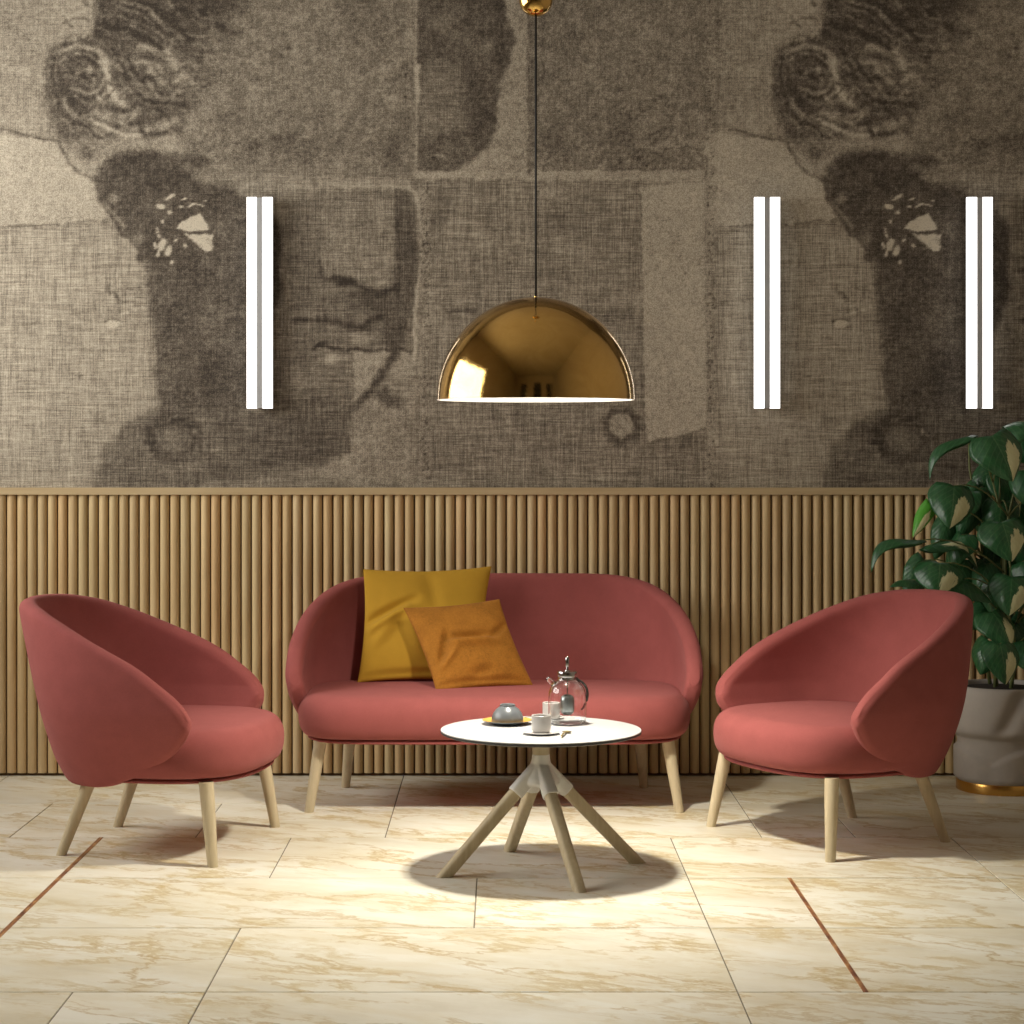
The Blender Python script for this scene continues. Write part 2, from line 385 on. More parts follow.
# torn threads left of the neck
for k in range(46):
    u = r_.uniform(105,148); v = r_.uniform(282,310); L = r_.uniform(3,9); an = r_.choice([0,.3,1.5,1.3,.8])
    stroke([(u,v),(u+L*math.cos(an),v+L*math.sin(an))], r_.choice([.18,.25,.8,.3]), .5, .9, .6)
blob(114,324,10,4.5,.88,.95,.35,1,.05); blob(125,313,4,2,.85,.9,.4,1); blob(135,310,3,2,.85,.9,.4,1); blob(143,307,2.5,2,.82,.9,.4,1)
stroke([(104,321),(112,319),(122,322)], .25, .6, 1, .8); blob(80,375,6,2,.25,.7,.6,1); blob(94,418,12,12,.40,.5,.9)
# lower face: nose, mouth, chin
poly([(284,196),(398,186),(412,190),(418,240),(417,300),(405,345),(376,388),(352,410),(330,418),(262,416),(260,350),(284,300)], .46, 6, .9)
poly([(326,200),(392,196),(396,250),(390,282),(370,286),(340,272),(322,262)], .55, 10, .8, k=.8)
poly([(397,186),(412,190),(418,245),(417,300),(404,345),(392,350),(380,335),(392,300),(400,270)], .37, 4, .7)
stroke([(397,188),(398,220),(398,250),(400,272)], .18, 1.1, 2.5, .7)
stroke([(319,262),(320,274),(326,280),(334,279)], .28, 1.5, 2.5, .7)
stroke([(335,279),(345,279),(356,285),(366,290),(382,292),(394,290),(398,284)], .16, 2, 3, .85)
blob(347,282,14,5,.20,.7); blob(365,295,28,8,.30,.65); blob(385,283,7,5,.66,.6); blob(328,270,6,6,.56,.5); blob(375,305,25,14,.30,.6,.9)
blob(345,240,16,40,.58,.35,.9); blob(300,260,18,50,.38,.5,.9)
stroke([(296,319),(318,321),(345,326),(362,328),(372,320),(384,314)], .17, 2, 3.5, .85, 2)
stroke([(312,348),(322,344),(334,348),(346,351),(352,350),(372,351),(392,350),(404,350),(411,354)], .16, 1.2, 1.8, .85, 1)
blob(330,336,26,8,.50,.6); blob(362,338,14,8,.60,.6); blob(332,360,18,8,.70,.8,.8); blob(319,345,5,3,.15,.8,.6,1)
blob(392,325,18,25,.30,.5,.9); blob(310,300,40,14,.42,.5,.9)
blob(320,378,50,12,.56,.5,.9); blob(300,400,55,12,.38,.6,.9)
poly([(352,352),(392,351),(384,368),(374,384),(352,404)], .60, 2, .2)
poly([(400,352),(412,356),(413,380),(398,382),(386,372)], .58, 3, .3)
stroke([(396,350),(386,368),(372,388),(354,408),(345,416)], .30, 4, 3, .75)
poly([(376,392),(386,386),(400,396),(407,412),(392,410),(372,404)], .38, 4, .5)
stroke([(352,352),(352,380),(351,410),(351,440)], .36, .7, 1, .6, 0)
# neck and shoulders
poly([(165,408),(260,412),(345,414),(352,412),(351,450),(338,462),(300,468),(250,478),(180,485),(135,492),(98,492),(104,455),(120,432),(140,418)], .33, 6, .9)
poly([(98,492),(104,452),(122,430),(148,416),(168,410),(196,440),(200,492)], .40, 6, .9)
poly([(338,460),(352,452),(351,478),(318,482),(326,468)], .62, 3, .3); poly([(190,486),(350,478),(350,500),(190,500)], .50, 5, .8)
blob(290,440,60,22,.28,.5,.9); blob(230,450,40,20,.42,.5,.9)
poly([(352,410),(372,398),(392,412),(407,415),(412,500),(352,500)], .57, 3, .35)
# frayed round hole, left
blob(172,437,31,29,.12,.9,.3,1); blob(173,441,24,21,.47,.85,.5,1,.6); blob(158,422,8,6,.17,.8,.6,1); blob(196,436,6,9,.2,.7,.6,1); blob(194,432,3,5,.62,.8)
for k in range(50):
    a = k/50*2*PI; ra = 24+r_.uniform(-3,3)
    stroke([(173+ra*math.cos(a),440+ra*.85*math.sin(a)),(173+(ra+r_.uniform(3,8))*math.cos(a+.1),440+(ra+r_.uniform(3,8))*.85*math.sin(a+.1))], r_.choice([.16,.2,.6]), .5, 1, .6)
# face fragment at the top
poly([(417,-90),(498,-90),(503,0),(510,25),(514,42),(509,66),(499,80),(499,98),(497,128),(486,148),(470,162),(458,172),(440,174),(417,168)], .31, 2.5, .25, warp=1)
poly([(420,60),(462,58),(466,90),(464,130),(440,136),(418,140)], .47, 7, .5)
blob(448,22,28,26,.52,.6,.9); blob(478,40,16,18,.46,.5,.9); blob(440,140,26,7,.22,.7,.9); blob(478,100,14,40,.22,.55,.9)
blob(490,45,9,13,.60,.6,.8,2,None,.5); stroke([(424,26),(436,20),(452,24),(462,30)], .22, 1.2, 2, .7); stroke([(424,42),(436,38),(448,45)], .30, 1.5, 2.5, .5)
stroke([(470,10),(478,30),(492,40),(500,60)], .2, 2, 3, .6); stroke([(428,158),(438,156),(448,160)], .58, 1, 1.8, .8); blob(500,25,9,40,.22,.5,.9)
blob(410,40,12,20,.66,.7,.8,1); stroke([(404,62),(410,80),(415,105)], .25, 1, 2, .5)
# seams and paper joints
stroke([(416,-90),(416,0),(416,60),(417,120),(416,172)], .74, .7, 1, .75, 0)
poly([(414,62),(421,64),(418,105),(415,105)], .74, 1.5, .1)
for k in range(60):
    u = 404+r_.gauss(0,4); v = r_.uniform(60,174); blob(u, v, r_.uniform(.6,1.6), r_.uniform(1,3), .2, .7, .8, 1)
poly([(388,130),(400,126),(402,170),(386,172)], .33, 3, .2, k=.7)
poly([(185,166),(260,170),(320,172),(408,176),(408,188),(340,188),(260,186),(200,186)], .62, 5, .4, k=.7)
stroke([(260,172),(320,174),(365,176),(408,176)], .34, .8, 2, .5)
stroke([(320,184),(360,186),(400,187),(411,189),(418,200),(421,225),(422,255),(418,285),(416,310),(415,345),(413,360)], .78, 1.2, 1.3, .8)
stroke([(445,200),(442,225),(436,250),(430,270)], .36, 1, 5, .4)
poly([(424,186),(448,190),(444,230),(434,262),(426,300),(424,260)], .40, 3, .6, k=.7)
poly([(412,172),(530,171),(600,170),(704,170),(704,181),(640,180),(560,181),(460,179),(414,181)], .69, 1.3, .05)
stroke([(412,181),(450,180),(470,184)], .3, 1, 2, .6); stroke([(540,171),(600,170),(690,168)], .28, .6, 1.2, .6)
for (u0, a, b) in ((425.5,186,488),(710,-80,488)):
    poly([(u0-6,a),(u0+5,a),(u0+5,b),(u0-6,b)], .58, 2, .2, k=.6)
    for k in range(150):
        blob(u0+r_.gauss(0,2.4), r_.uniform(a,b), r_.uniform(.6,1.5), r_.uniform(.8,2.4), .13, .8, .8, 1)
stroke([(705,-60),(705,60),(706,120),(705,180)], .30, .5, 1, .5)
# third panel: stains and scribbled lines
blob(620,60,70,50,.53,.4,.9); blob(556,145,26,24,.32,.6,.9); blob(620,135,45,30,.40,.6,.9); blob(680,160,28,10,.42,.6); blob(690,140,18,14,.56,.5)
stroke([(527,-90),(528,0),(528,60),(529,120),(529,172)], .24, .7, 1, .7, 1); poly([(529,15),(536,15),(538,172),(529,172)], .44, 2, .3)
for (pts, val) in [([(655,100),(662,96),(668,99),(664,106)], .2),([(650,135),(660,130),(666,128),(660,136),(650,145)], .18),([(630,160),(640,150),(655,152),(664,158),(672,165)], .24),
    ([(645,165),(655,160),(668,150),(690,148),(704,150)], .22),([(578,55),(577,62),(590,66),(612,65)], .60),([(590,45),(600,44),(612,41)], .60),([(604,62),(596,52),(598,46)], .58),
    ([(662,112),(670,120),(672,130),(665,140)], .25),([(680,110),(690,105),(695,108)], .3),([(612,170),(625,160),(640,158)], .28),([(540,55),(545,70),(541,80)], .2),([(655,148),(665,142),(676,146),(688,140)], .62)]:
    stroke(pts, val, .8, 1.3, .75)
for k in range(40):
    u = r_.uniform(590,704); v = r_.uniform(120,168); an = r_.uniform(0,PI); L = r_.uniform(4,12)
    stroke([(u,v),(u+L*.5*math.cos(an)+2,v+L*.5*math.sin(an)),(u+L*math.cos(an),v+L*math.sin(an))], r_.choice([.22,.26,.6]), .5, 1.1, .5)
poly([(640,186),(672,184),(704,183),(705,300),(706,428),(690,434),(672,437),(648,442),(645,430),(642,300)], .72, 1.2, .08, warp=1)
stroke([(648,442),(672,438),(690,434),(704,428)], .28, 1, 1.4, .7); stroke([(640,186),(641,240),(642,320),(644,440)], .34, .6, 1.2, .6)
for k in range(26): u = r_.uniform(682,704); stroke([(u,436),(u+r_.uniform(-6,6),447+r_.uniform(0,8))], .3, .5, 1, .5)
blob(622,427,20,21,.22,.8,.25,1); blob(621,425,14,14,.66,.95,.25,1,.05)
for k in range(40):
    a = k/40*2*PI; stroke([(622+17*math.cos(a),427+17*math.sin(a)),(622+21*math.cos(a+.15),427+22*math.sin(a+.15))], r_.choice([.16,.5]), .6, .8, .6)
blob(549,192,8,7.5,.74,.9,.25,1,.05); poly([(536,182),(578,182),(574,200),(556,206),(540,200)], .60, 5, .4, k=.6)
blob(508,258,9,8,.62,.6,.7,1,.2); stroke([(500,266),(510,264)], .3, .6, 1, .6); blob(632,300,12,16,.62,.6,.9,1,.3); blob(612,316,26,10,.38,.5)
stroke([(448,312),(462,311),(476,312)], .2, 1, 1.6, .7); blob(455,330,25,15,.60,.5,.8)
blob(470,440,40,20,.50,.5); blob(520,420,90,14,.46,.4,.9); blob(560,220,40,25,.42,.5,.9)
# general mottling and age
T = .5+(T-.5)*1.22
for (a0, a1, b0, b1, mean, gain) in ((262, 419, 190, 412, .50, 1.55), (48, 214, -45, 142, .42, 1.35)):
    mk = np.clip((U-a0)/12, 0, 1)*np.clip((a1-U)/6, 0, 1)*np.clip((V-b0)/12, 0, 1)*np.clip((b1-V)/12, 0, 1)
    T = T+mk*(gain-1)*(T-mean)
speck = np.clip((vnoise(2.2, 91)-.68)*3.2, 0, 1)*np.clip(.55+2.2*fbm(40, 93, 3), .15, 1)
blotch = fbm(70, 31, 4); mott = fbm(14, 41, 5, g=.75); fine = vnoise(2.6, 51)-.5; hair_ = fbm(8, 61, 3, 1.6, .6)
st1 = fbm(2.2, 71, 1, 14, .6); st2 = fbm(2.2, 81, 1, .6, 14)
T = T+blotch*.12+mott*(.46-.24*W)*np.clip((.95-T)*2, 0, 1)+fine*(.30-.12*W)*np.clip((.98-T)*2.5, .15, 1)-speck*.24*(1-.55*W)+(st1+st2)*.15*W*np.clip((.98-T)*2.5, 0, 1)
T = np.clip(T, .02, 1.0)
W = np.clip(W, 0, 1)

t = NT('printed_wallpaper')
tone = t.n('ShaderNodeAttribute', attribute_name='tone').outputs['Fac']; wv_ = t.n('ShaderNodeAttribute', attribute_name='weave').outputs['Fac']
co = t.coord()
h1 = t.noise(t.mapping(co, (8, 1, 330)), 1, 2, .6); h2 = t.noise(t.mapping(co, (330, 1, 8)), 1, 2, .6)
sp = t.noise(co, 240, 1, .5)
thr = t.math('MULTIPLY', t.math('SUBTRACT', t.math('ADD', h1, h2), 1.0), t.math('MULTIPLY_ADD', wv_, .72, .12))
spk = t.math('MULTIPLY', t.math('SUBTRACT', sp, .5), t.math('MULTIPLY_ADD', wv_, -.45, 1.0))
f = t.math('ADD', tone, t.math('ADD', thr, spk), clamp=True)
c = t.ramp(f, [(.0, (.045, .036, .028)), (.25, (.112, .092, .072)), (.5, (.225, .193, .150)), (.75, (.41, .36, .285)), (1, (.60, .54, .43))])
M['mural'] = t.set(Base_Color=c, Roughness=.85, Normal=t.bump(t.math('ADD', h1, h2), .12, .002), Specular_IOR_Level=.2)

def build_back_wall():
    ppm = FPX/WALL
    x0, x1, z0, z1 = XL, XR, 1.30, 3.75
    nx = int((x1-x0)*ppm/STEP); nz = int((z1-z0)*ppm/STEP)
    xs = np.linspace(x0, x1, nx); zs = np.linspace(z0, z1, nz)
    X, Z = np.meshgrid(xs, zs)
    pu = 502+X*ppm; pv = 450+(EYE-Z)*ppm
    iu = (pu % PER)/PER*nu-.5; iv = np.clip((pv-Y0)/(Y1-Y0)*nv-.5, 0, nv-1.001)
    i0 = np.floor(iu).astype(int); j0 = np.floor(iv).astype(int); fa = iu-i0; fb = iv-j0
    def samp(A):
        a = i0 % nu; b = (i0+1) % nu
        return (A[j0, a]*(1-fa)+A[j0, b]*fa)*(1-fb)+(A[j0+1, a]*(1-fa)+A[j0+1, b]*fa)*fb
    tv = samp(T).ravel(); wvv = samp(W).ravel()
    n = nx*nz
    co_ = np.empty((n, 3)); co_[:, 0] = X.ravel(); co_[:, 1] = WALL; co_[:, 2] = Z.ravel()
    # low plain part behind the slats and the thickness of the wall
    extra = np.array([(x0, WALL, 0), (x1, WALL, 0), (x0, WALL+.12, 0), (x1, WALL+.12, 0), (x0, WALL+.12, CEIL), (x1, WALL+.12, CEIL), (x0, WALL, CEIL), (x1, WALL, CEIL)])
    co_ = np.vstack([co_, extra])
    I = np.arange(nx-1)[None, :]+np.arange(nz-1)[:, None]*nx
    q = np.stack([I, I+1, I+1+nx, I+nx], -1).reshape(-1, 4)
    B = n
    ex = np.array([(B, B+1, nx-1, 0), (B+1, B, B+2, B+3), (B+3, B+2, B+4, B+5), (n-nx, n-1, B+7, B+6)])
    q = np.vstack([q, ex])
    me = bpy.data.meshes.new('wall_back')
    me.vertices.add(len(co_)); me.vertices.foreach_set('co', co_.ravel())
    me.loops.add(q.size); me.loops.foreach_set('vertex_index', q.ravel().astype(np.int32))
    me.polygons.add(len(q)); me.polygons.foreach_set('loop_start', np.arange(0, q.size, 4, dtype=np.int32))
    me.update(calc_edges=True)
    for nm, arr in (('tone', tv), ('weave', wvv)):
        a = me.attributes.new(nm, 'FLOAT', 'POINT'); a.data.foreach_set('value', np.concatenate([arr, np.full(8, .5)]).astype(np.float32))
    me.materials.append(M['mural'])
    o = bpy.data.objects.new('wall_back', me); link(o); tag(o, kind='structure')
build_back_wall()

def structure(mb, name, mat, **kw):
    return tag(mb.build(name, mat, smooth=kw.pop('smooth', False), **kw), kind='structure')

# ------------------------------------------------------------------ slatted wainscot, rail
def slats():
    pitch = .04665; r = .0205; v = []; f = []; rn = []
    x = XL+.03; n = 10; zb, zt = .014, 1.284
    ybase = WALL-.016
    while x < XR-.02:
        b = len(v)
        prof = [(-r, 0.006)]+[(-r*math.cos(PI*k/n), -r*1.0*math.sin(PI*k/n)) for k in range(n+1)]+[(r, .006)]
        m = len(prof)
        for z in (zb, zt): v += [(x+a, ybase+c_, z) for a, c_ in prof]
        f += [(b+k, b+k+1, b+m+k+1, b+m+k) for k in range(m-1)]
        f += [tuple(b+k for k in range(m))[::-1], tuple(b+m+k for k in range(m))]
        rn += [random.random()]*(2*m)
        x += pitch
    o = mesh_obj('trim_1', v, f, M['slat']); o.data.set_sharp_from_angle(angle=math.radians(60))
    a = o.data.attributes.new('rnd', 'FLOAT', 'POINT'); a.data.foreach_set('value', rn)
    tag(o, kind='structure')
slats()
mb = MB(); mb.box(XL, XR, WALL-.012, WALL-.0005, 0, 1.284); structure(mb, 'trim_2', M['backing'])
mb = MB(); mb.box(XL, XR, WALL-.046, WALL-.001, 1.285, 1.318); structure(mb, 'trim_3', M['rail'], bevel=.002)

# ------------------------------------------------------------------ floor
def floor():
    rows = [WALL, 8.556, 7.805, 7.067, 6.328, 5.58]
    while rows[-1] > YF: rows.append(rows[-1]-.745)
    joints = {0: [-2.256, -.45, 1.0, 2.45], 1: [-1.895, -1.18, -.45, 1.0, 1.36, 2.81], 2: [-2.6, -1.54, -.811, .648, 1.725],
              3: [-2.98, -1.54, -.087, .648, 1.0, 1.725], 4: [-2.25, -1.54, -.815, .648, 1.0, 2.45], 5: [-2.64, -1.18, -.815, .648, 2.1]}
    v = []; f = []; rn = []; g = .0018
    for i in range(len(rows)-1):
        js = joints.get(i) or [round(-2.6+(i*.363*2) % 1.46+1.46*k, 3) for k in range(4)]
        xs = [XL]+[j for j in js if XL < j < XR]+[XR]
        for a, b in zip(xs[:-1], xs[1:]):
            y1 = rows[i]-g; y0 = max(rows[i+1]+g, YF); x0 = a+g; x1 = b-g; e = .0012; zt = 0; k = len(v)
            if i == 2 and a >= .6: y0 += .0022
            if i == 3 and a >= -.1 and b < XR: y1 -= .0022
            v += [(x0,y0,-.003),(x1,y0,-.003),(x1,y1,-.003),(x0,y1,-.003),(x0+e,y0+e,zt),(x1-e,y0+e,zt),(x1-e,y1-e,zt),(x0+e,y1-e,zt)]
            f += [(k+4,k+5,k+6,k+7),(k,k+1,k+5,k+4),(k+1,k+2,k+6,k+5),(k+2,k+3,k+7,k+6),(k+3,k,k+4,k+7)]
            rn += [random.random()]*8
    k = len(v); nt = len(f)
    v += [(XL,YF,-.0025),(XR,YF,-.0025),(XR,WALL,-.0025),(XL,WALL,-.0025),(XL,YF,-.1),(XR,YF,-.1),(XR,WALL,-.1),(XL,WALL,-.1)]
    f += [(k,k+1,k+2,k+3),(k+4,k+7,k+6,k+5),(k,k+4,k+5,k+1),(k+1,k+5,k+6,k+2),(k+2,k+6,k+7,k+3),(k+3,k+7,k+4,k)]
    rn += [.5]*8
    o = mesh_obj('floor', v, f, M['marble'], smooth=False); o.data.materials.append(M['grout'])
    for p_ in o.data.polygons[nt:]: p_.material_index = 1
    a = o.data.attributes.new('rnd', 'FLOAT', 'POINT'); a.data.foreach_set('value', rn)
    tag(o, kind='structure')
floor()
mb = MB(); mb.box(-1.549, -1.533, 5.58, 7.805, -.002, .0012); structure(mb, 'trim_4', M['inlay'])
mb = MB(); mb.box(.993, 1.007, 5.58, 7.067, -.002, .0012); structure(mb, 'trim_5', M['inlay'])
mb = MB(); mb.box(.052, .128, 5.5775, 5.5825, -.002, .0015); structure(mb, 'trim_6', M['glint'])  # short strip in the joint, painted pale as a glint of light

# ------------------------------------------------------------------ the rest of the room
WY0, WY1, WZ0, WZ1 = 5.4, 8.95, 1.5, 3.6       # window in the left wall
mb = MB()
mb.box(XL-.2, XL, YF, WY0, 0, CEIL); mb.box(XL-.2, XL, WY1, WALL+.12, 0, CEIL); mb.box(XL-.2, XL, WY0, WY1, 0, WZ0); mb.box(XL-.2, XL, WY0, WY1, WZ1, CEIL)
structure(mb, 'wall_left', M['plaster'])
mb = MB(); mb.box(XR, XR+.2, YF, WALL+.12, 0, CEIL); structure(mb, 'wall_right', M['plaster'])
mb = MB(); mb.box(XL-.2, XR+.2, YF-.2, WALL+.12, CEIL, CEIL+.15); structure(mb, 'ceiling', M['ceil'])
mb = MB(); fx = [(-2.5,-1.5,.9,4.0),(-.35,.85,0,4.1),(1.7,2.5,.9,4.0)]
cur = XL-.2
for a, b, z0, z1 in fx:
    mb.box(cur, a, YF-.2, YF, 0, CEIL); mb.box(a, b, YF-.2, YF, z1, CEIL)
    if z0: mb.box(a, b, YF-.2, YF, 0, z0)
    cur = b
mb.box(cur, XR+.2, YF-.2, YF, 0, CEIL); structure(mb, 'wall_front', M['plaster'])
t = NT('dusk_glass'); M['dusk'] = t.set(Base_Color=(.02, .025, .03), Roughness=.05)
for i, (a, b, z0, z1) in enumerate(fx):
    nm = ('window_2', 'door_1', 'window_3')[i]
    mb = MB(); mb.box(a, b, YF-.12, YF-.10, z0, z1); o = structure(mb, nm, M['dusk'])
    mb = MB(); w = .07
    mb.box(a, a+w, YF-.14, YF+.03, z0, z1); mb.box(b-w, b, YF-.14, YF+.03, z0, z1); mb.box(a+w, b-w, YF-.14, YF+.03, z1-w, z1); mb.box(a+w, b-w, YF-.14, YF+.03, z0, z0+w)
    mb.box((a+b)/2-.03, (a+b)/2+.03, YF-.13, YF-.02, z0+w, z1-w); mb.box(a+w, b-w, YF-.13, YF-.02, 2.5, 2.6); mb.build('frame', M['darkpaint'], o, smooth=False)
# side window: pane with a frame
t = NT('window_pane'); tr = t.n('ShaderNodeBsdfTransparent'); gl = t.n('ShaderNodeBsdfGlossy', ins={'Roughness': .02})
mx = t.n('ShaderNodeMixShader', ins={0: .06}); t.t.links.new(tr.outputs[0], mx.inputs[1]); t.t.links.new(gl.outputs[0], mx.inputs[2])
t.t.links.new(mx.outputs[0], t.t.nodes['Material Output'].inputs[0]); M['pane'] = t.m
mb = MB(); mb.box(XL-.11, XL-.10, WY0, WY1, WZ0, WZ1); win = structure(mb, 'window_1', M['pane'])
mb = MB(); w = .05
mb.box(XL-.14, XL-.07, WY0, WY0+w, WZ0, WZ1); mb.box(XL-.14, XL-.07, WY1-w, WY1, WZ0, WZ1)
mb.box(XL-.14, XL-.07, WY0+w, WY1-w, WZ0, WZ0+w); mb.box(XL-.14, XL-.07, WY0+w, WY1-w, WZ1-w, WZ1)
mb.build('frame', M['darkpaint'], win, smooth=False)

# ------------------------------------------------------------------ upholstered shell chair and sofa
ZS = [.22,.28,.34,.41,.48,.55,.65,.75,.87,.95,1.0]; WS = [.325,.350,.38,.415,.440,.454,.448,.428,.394,.352,.33]
def Wz(z): return np.interp(z, ZS, WS)
def Bz(z): return np.interp(z, [.22,.28,.36,.93,1.0], [.29,.335,.375,.538,.56])
def shell(ext, parent, name='backrest_shell'):
    """one-piece wrap-around back, x forward; ext widens it for the sofa"""
    XT = .237; L1 = .9; nc = 56
    cs = np.cos(np.linspace(PI, 0, 2*nc+1))             # -1..1, finer at the tips
    cs = .55*cs+.45*np.linspace(-1, 1, 2*nc+1)*1.0
    cs = np.sign(cs)*np.minimum(np.abs(cs), 1); cs[0] = -1; cs[-1] = 1
    nr = 30; vs = .5-.5*np.cos(np.linspace(0, PI, nr)); vs = .6*vs+.4*np.linspace(0, 1, nr)
    c0 = .72                                            # where the curved back turns into the arm
    def edges(xn):
        zt = np.interp(xn, [-.50,-.44,-.36,-.23,-.05,.06,.127,.18,.217,.232,.237], [.937,.929,.907,.850,.76,.694,.645,.603,.562,.533,.505])
        zb = np.interp(xn, [-.50,-.20,-.09,-.01,.083,.13,.174,.205,.225,.237], [.258,.262,.275,.302,.350,.378,.410,.446,.474,.505])
        return zt, zb
    def pt(c_, vrow):
        s_ = 1 if c_ >= 0 else -1; a = abs(c_)
        if a <= c0:
            if ext:
                qs = .50*c0; th = a/qs*.16 if a < qs else .16+(a-qs)/(c0-qs)*(PI/2-.16)
            else: th = a/c0*PI/2
            th = min(th, PI/2); xn = -.50*math.cos(th)**.9 if th < PI/2-1e-6 else 0
            zt, zb = edges(xn)
            z = zb+(zt-zb)*vrow; x_ = -Bz(z)*math.cos(th)**.80 if th < PI/2-1e-6 else 0.0
            y_ = Wz(z)*math.sin(th)**.84
        else:
            xn = (a-c0)/(1-c0)*XT; zt, zb = edges(xn)
            z = zb+(zt-zb)*vrow; th = PI/2; x_ = xn; y_ = Wz(z)*(1-.10*(xn/.4)**2)+.006*(xn/XT)
        yy_ = y_+ext*min(1, a/(.50*c0)) if ext else y_
        return np.array((x_, s_*yy_, z))
    # smooth the outline a little by averaging columns
    G = np.array([[pt(c_, v_) for v_ in vs] for c_ in cs])
    for it in range(5 if ext else 2):
        G[1:-1] = .25*G[:-2]+.5*G[1:-1]+.25*G[2:]
    dc = np.gradient(G, axis=0); dv = np.gradient(G, axis=1); dv[0] = dv[1]; dv[-1] = dv[-2]
    N = np.cross(dc, dv); N /= np.linalg.norm(N, axis=2, keepdims=True)+1e-12
    mid = G.shape[0]//2
    if N[mid, nr//2, 0] > 0: N = -N                     # N points outwards (to the back)
    bd = np.vstack([G[:, 0], G[:, -1]])
    d = np.min(np.linalg.norm(G[:, :, None, :]-bd[None, None, :, :], axis=3), axis=2)
    # distance to polyline is a bit under this; fine for a soft edge
    R = .036; h = .036
    q = np.clip(d/R, 0, 1); th_ = h*np.sqrt(np.clip(1-(1-q)**2, 0, 1))
    out = G+N*th_[..., None]; inn = G-N*th_[..., None]*(1.0)
    nC = G.shape[0]; v = list(out.reshape(-1, 3))+list(inn.reshape(-1, 3)); f = []; o2 = nC*nr
    for i in range(nC-1):
        for j in range(nr-1):
            a = i*nr+j; f.append((a, a+nr, a+nr+1, a+1)); f.append((o2+a, o2+a+1, o2+a+nr+1, o2+a+nr))
    for i in range(nC-1):
        f.append((i*nr, o2+i*nr, o2+(i+1)*nr, (i+1)*nr)); a = i*nr+nr-1; f.append((a, a+nr, o2+a+nr, o2+a))
    o = mesh_obj(name, v, f, M['pink'], parent)
    bm = bmesh.new(); bm.from_mesh(o.data); bmesh.ops.remove_doubles(bm, verts=bm.verts, dist=.0004)
    bmesh.ops.recalc_face_normals(bm, faces=bm.faces); bm.to_mesh(o.data); bm.free()
    o.data.polygons.foreach_set('use_smooth', [True]*len(o.data.polygons))
    m = o.modifiers.new('smooth', 'SMOOTH'); m.iterations = 2; m.factor = .4
    s_ = o.modifiers.new('subd', 'SUBSURF'); s_.levels = 1; s_.render_levels = 1
    return o

def plan(ext, a=.383, b=.428, cx=.026, e=2.7, n=120, fe=2.7):
    P_ = []
    for k in range(n):
        t_ = 2*PI*k/n; c_, s_ = math.cos(t_), math.sin(t_)
        ef = fe if c_ > 0 else e
        x_ = cx+a*math.copysign(abs(c_)**(2/ef), c_); y_ = b*math.copysign(abs(s_)**(2/ef), s_)
        P_.append([x_, y_+ext*math.copysign(min(1, abs(y_)/(b*.35)), y_)])
    return np.array(P_)
def seat(ext, parent):
    pl = plan(ext, b=.435, e=3.4, fe=3.6) if ext else plan(ext); n = len(pl); R = .088; zc = .3925; hz = .0875
    tg = np.roll(pl, -1, 0)-np.roll(pl, 1, 0); tg /= np.linalg.norm(tg, axis=1, keepdims=True)
    nr_ = np.stack([tg[:, 1], -tg[:, 0]], 1)
    rings = []
    for k in range(17):
        ph = -PI/2+PI*k/16
        off = (R if ph > 0 else .055)*(1-max(0, math.cos(ph))**(.85 if ph > 0 else .7)); z = zc+hz*math.copysign(abs(math.sin(ph))**.9, math.sin(ph))
        rings.append(np.column_stack([pl-nr_*off, np.full(n, z)]))
    top = rings[-1]; cen = np.array([.03, 0])
    for s_ in (.93,.84,.72,.58,.42,.26,.12):
        q = top.copy(); q[:, 0] = cen[0]+(top[:, 0]-cen[0])*s_; q[:, 1] = top[:, 1]*s_
        q[:, 2] = zc+hz+.010*(1-s_**2); rings.append(q)
    v = [p_ for r in rings for p_ in r]; f = []
    for i in range(len(rings)-1):
        for k in range(n): f.append((i*n+k, i*n+(k+1) % n, (i+1)*n+(k+1) % n, (i+1)*n+k))
    f.append(tuple(range(n))[::-1]); f.append(tuple((len(rings)-1)*n+k for k in range(n)))
    mesh_obj('seat', v, f, M['pink'], parent)
    # thin upholstered base under the cushion
    pl2 = plan(ext, .350, .397, e=3.2, fe=3.3) if ext else plan(ext, .346, .388); n = len(pl2); v = []; f = []
    for (s_, z) in ((.93,.286),(.985,.288),(1.0,.292),(1.0,.297),(.985,.302),(.93,.306)):
        v += [(.028+(x_-.028)*s_, math.copysign(abs(y_)-(1-s_)*.4, y_) if abs(y_) > .05 else y_*s_, z) for x_, y_ in pl2]
    for i in range(5):
        for k in range(n): f.append((i*n+k, i*n+(k+1) % n, (i+1)*n+(k+1) % n, (i+1)*n+k))
    f.append(tuple(range(n))[::-1]); f.append(tuple(5*n+k for k in range(n)))
    mesh_obj('seat_base', v, f, M['pink'], parent)

def legs(root, ext):
    for s_ in (-1, 1):
        for (fx_, fy, tx, ty) in ((.298,.39,.258,.345),(-.318,.287,-.21,.255)):
            mb = MB(); a = Vector((tx, s_*(ty+ext), .295)); b = Vector((fx_, s_*(fy+ext), 0))
            pts = [a.lerp(b, k/6) for k in range(7)]; pts[-1].z = 0
            rad = [.0265,.0262,.025,.0235,.022,.0205,.019]
            # rings kept horizontal at the foot so it stands flat
            v = []; f = []; n = 20
            for p_, r in zip(pts, rad):
                for k in range(n):
                    t_ = 2*PI*k/n; v.append((p_.x+r*math.cos(t_), p_.y+r*math.sin(t_), p_.z))
            for i in range(6):
                for k in range(n): f.append((i*n+(k+1) % n, i*n+k, (i+1)*n+k, (i+1)*n+(k+1) % n))
            f.append(tuple(range(n))); f.append(tuple(6*n+k for k in range(n))[::-1])
            mb.add(v, f); mb.build('leg', M['oak'], root, sharp=50)

